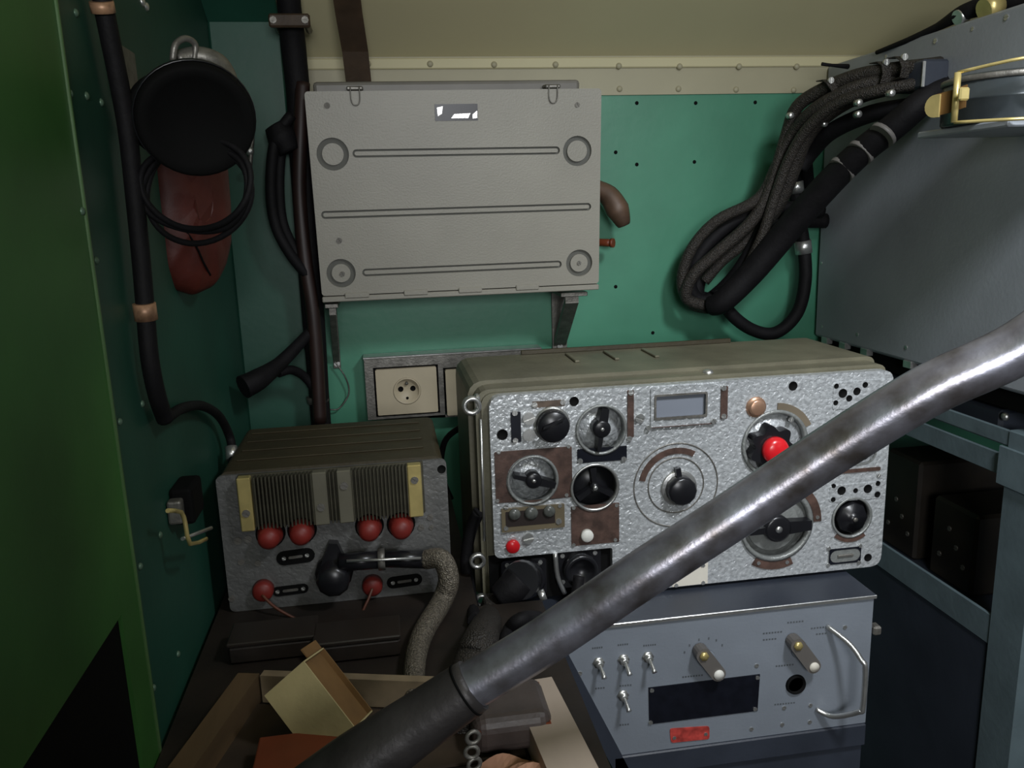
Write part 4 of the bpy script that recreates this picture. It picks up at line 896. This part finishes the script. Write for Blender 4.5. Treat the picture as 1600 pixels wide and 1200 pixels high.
# leather pouch
YH = 1.24
FP = Frame((XL+.020, 1.18, 1.2), (.62, .78, 0), (0, 0, 1))
def pf(x, y, wv=0): return FP.p(x, y, wv)
poly = [(222, 120), (268, 112), (300, 125), (340, 180), (352, 260), (358, 330), (358, 385), (352, 420), (335, 448), (305, 462), (275, 452), (252, 425), (242, 380), (236, 300), (228, 210)]
pouch = thing('leather_pouch', 'dark red leather pouch hanging on the left wall behind the headset', 'pouch', FP.M)
pc = [pf(x, y, .0) for x, y in poly]
mb = MB(); t = bmesh.new(); cen = Vector((sum(q[0] for q in pc)/len(pc), sum(q[1] for q in pc)/len(pc)))
rings_ = []
N_ = 48
import itertools
dense = roundpoly(pc, .006, 2)
for f_, z_ in ((.99, -.012), (1.0, -.006), (.99, .0), (.93, .010), (.8, .018), (.55, .024), (.25, .026)):
    rings_.append([t.verts.new((cen.x+(a-cen.x)*f_, cen.y+(b-cen.y)*f_, z_+(.003*math.sin(a*90)*math.sin(b*60) if f_ < .95 else 0))) for a, b in dense])
for A, B in zip(rings_, rings_[1:]):
    n_ = len(A)
    for i in range(n_): f = t.faces.new((A[i], A[(i+1) % n_], B[(i+1) % n_], B[i])); f.smooth = True
t.faces.new(rings_[0]); t.faces.new(rings_[-1]); bmesh.ops.recalc_face_normals(t, faces=t.faces); mb._merge(t)
link('bag', mb, leather, pouch)
sm = [(*pf(x, y, .024), .020+d_) for x, y, d_ in ((285, 355, .006), (305, 385, .006), (318, 410, .004), (335, 430, -.004))]
link('seam', MB().tube(sm, .0014, 6, 4), blackm, pouch)
link('hanging_loop', MB().ribbon([(*pf(215, 100), -.004), (*pf(222, 130), .002), (*pf(226, 170), .006)], (1, .2, 0), .014, .003), leather, pouch)
# headset: two cups with band
q_ = P(307, 188, Y=.90)
hsx = thing('headset', 'black headset with large round ear cup hanging on the left wall', 'headset', Matrix.Translation(q_))
axd = (CAM-q_).normalized()*.9+Vector((.10, 0, -.35)); axd.normalize()
MU = Frame((0, 0, 0), axd.orthogonal().normalized(), axd.cross(axd.orthogonal().normalized())).M
MU = axd.to_track_quat('Z', 'Y').to_matrix().to_4x4() @ Matrix.Scale(.80, 4)
link('ear_cup', MB().lathe(0, 0, [(.045, -.055), (.062, -.045), (.070, -.02), (.0725, .0), (.071, .008), (.066, .012), (.055, .006), (.03, -.004), (0, -.006)], 40, M=MU), blackm, hsx)
link('cup_rim', MB().lathe(0, 0, [(.0735, -.010), (.0745, -.005), (.0735, .0), (.072, -.005), (.0735, -.010)], 40, M=MU), black, hsx)
q2_ = P(268, 183, Y=.99)-q_; link('ear_cup', MB().lathe(0, 0, [(.04, -.03), (.056, -.02), (.06, .0), (.055, .010), (.03, .004), (0, .002)], 36, M=Matrix.Translation(q2_) @ MU), blackm, hsx)
link('hanging_strap', MB().ribbon([P(303, 100, Y=1.02)-q_, P(303, 118, Y=.985)-q_, P(304, 140, Y=.94)-q_], (1, 0, 0), .010, .002), bleather, hsx)
link('head_band', MB().ribbon([P(x, y, Y=yy)-q_ for x, y, yy in ((232, 190, .91), (243, 142, .94), (275, 114, .97), (320, 118, .97), (352, 150, .95))], (0, 1, .1), .018, .003), blackm, hsx)
# coiled lead under the headset
W = []
for i in range(46):
    a = -PI/2+2*PI*i/15.5; t_ = i/45
    cx2, cy2 = 308+6*math.sin(i*.9), 290+10*t_+5*math.sin(i*.5)
    rx, ry = 88+6*math.cos(i*.4), 74+6*math.sin(i*.7)
    x_, y_ = cx2+rx*math.cos(a)*.95, cy2+ry*math.sin(a)
    W.append(P(x_, y_, Y=.93-.03*math.cos(a)+.018*t_))
tag(link('coiled_lead', MB().tube(W, .0034, 8, 3), rubber), 'black lead coiled in loops under the headset, over the red pouch', 'cable')
# metal bracket above the headset
q_ = PL(310, 95, .02); mk = thing('lamp_bracket', 'dull metal bracket with brass block on the left wall above the headset', 'bracket', Matrix.Translation(q_))
a_ = P(287, 85, Y=1.30); b_ = P(345, 118, Y=1.30)
rel(q_, MB().tube([P(270, 95, Y=1.0), P(274, 70, Y=1.0), P(290, 60, Y=1.01), P(305, 70, Y=1.02), P(303, 95, Y=1.02)], .0036, 10, 4), 'loop', dsilver, mk)
rel(q_, MB().tube([P(275, 94, Y=1.02), P(310, 88, Y=1.03), P(340, 98, Y=1.03), P(356, 120, Y=1.02), P(362, 148, Y=1.0)], [.010, .011, .011, .010, .008], 14, 4), 'arm', dsilver, mk)
c_ = P(303, 108, Y=.99); rel(q_, MB().box((c_.x-.014, c_.y-.005, c_.z-.005), (c_.x+.014, c_.y+.005, c_.z+.005), .0015), 'brass_block', brass, mk)
rel(q_, MB().box((XL+.0005, .99, c_.z-.03), (XL+.010, 1.06, c_.z+.03), .002), 'wall_plate', dsilver, mk)
q_ = P(388, 240, Y=1.585); sb_ = thing('metal_hook', 'small bright metal hook showing right of the headset ear cup', 'hook', Matrix.Translation(q_))
rel(q_, MB().tube([P(387, 160, Y=1.598), P(393, 170, Y=1.59), P(394, 215, Y=1.585), P(392, 240, Y=1.58), P(390, 262, Y=1.58), P(386, 268, Y=1.585)], .0042, 10, 4), 'hook_wire', dsilver, sb_)
for x, y in ((390, 236), (386, 268), (388, 164)):
    c_ = P(x, y, Y=1.578); o = bpy.data.objects.new('hook_bead', RIV); C.objects.link(o); o.parent = sb_; o.location = c_-q_; o.scale = (.008,)*3; o.rotation_euler = (PI/2, 0, 0)

# ================================================================ HARNESS IN THE BACK LEFT CORNER
cable('cable_harness', 'thick dark vertical cable harness running down left of the grey case', [(445, -60, 1.50), (452, 10, 1.53), (458, 70, 1.56), (466, 150, 1.575), (472, 250, 1.575), (481, 380, 1.57), (490, 500, 1.57), (498, 610, 1.57), (503, 680, 1.56)], [.020, .020, .022, .021, .022, .022, .021, .019, .019], rubber, 16, 6, rings=((496, 618, 1.57, 498, 628, .0215, dsilver),))
brk = mat('maroon_cable', (.022, .010, .008), .5, var=.3)
cable('black_cable', 'dark maroon cable beside the harness, hugging the case edge', [(473, 130, 1.56), (470, 200, 1.55), (468, 300, 1.55), (476, 400, 1.545), (488, 480, 1.54), (495, 560, 1.54), (500, 660, 1.54)], .013, brk, 12, 6)
cable('black_cable', 'dark cable swinging out to the left of the harness in a long bow', [(455, 180, 1.54), (430, 220, 1.53), (423, 290, 1.53), (430, 350, 1.53), (452, 395, 1.53), (480, 430, 1.54)], .0095, rubber, 12, 6)
cable('black_cable', 'second dark cable bowing out left of the harness, nearer to it', [(450, 200, 1.55), (440, 230, 1.55), (436, 290, 1.55), (442, 350, 1.55), (465, 400, 1.55)], .0095, rubber, 12, 6)
tw = MB(); q_ = P(440, 215, Y=1.55)
tag(link('rubber_plug', MB().tube([P(428, 196, Y=1.54), P(440, 215, Y=1.54), P(452, 238, Y=1.54)], [.018, .026, .018], 16, 4), rubber), 'dark rounded rubber plug at the top of the bowed cables, left of the harness', 'plug')
cable('branch_cable', 'branch cable going down left from the harness to a thick black end', [(488, 515, 1.55), (465, 540, 1.52), (435, 570, 1.48), (405, 592, 1.44), (380, 605, 1.42)], [.010, .011, .013, .019, .021], rubber, 14, 6)
cable('branch_cable', 'short arched branch cable dropping back into the harness foot', [(435, 583, 1.50), (455, 578, 1.52), (475, 588, 1.54), (490, 608, 1.55), (498, 640, 1.56)], .0085, rubber, 12, 6)
cable('thin_wire', 'thin looped wire on the wall under the left bracket', [(523, 565, 1.68), (540, 590, 1.68), (545, 615, 1.685), (530, 638, 1.685), (515, 640, 1.685)], .0016, dsilver, 6, 6, cat='wire')
q_ = P(455, 38, Y=1.53); pcl = thing('pipe_clamp', 'two-bolt metal clamp across the top of the vertical harness', 'clamp', Matrix.Translation(q_))
link('clamp_bar', MB().box((-.034, -.032, -.011), (.034, -.023, .011), .003), bleather, pcl)
for dx in (-.026, .026): link('bolt', MB().tube([(dx, -.035, 0), (dx, .05, 0)], .006, 8, 1), dsilver, pcl)
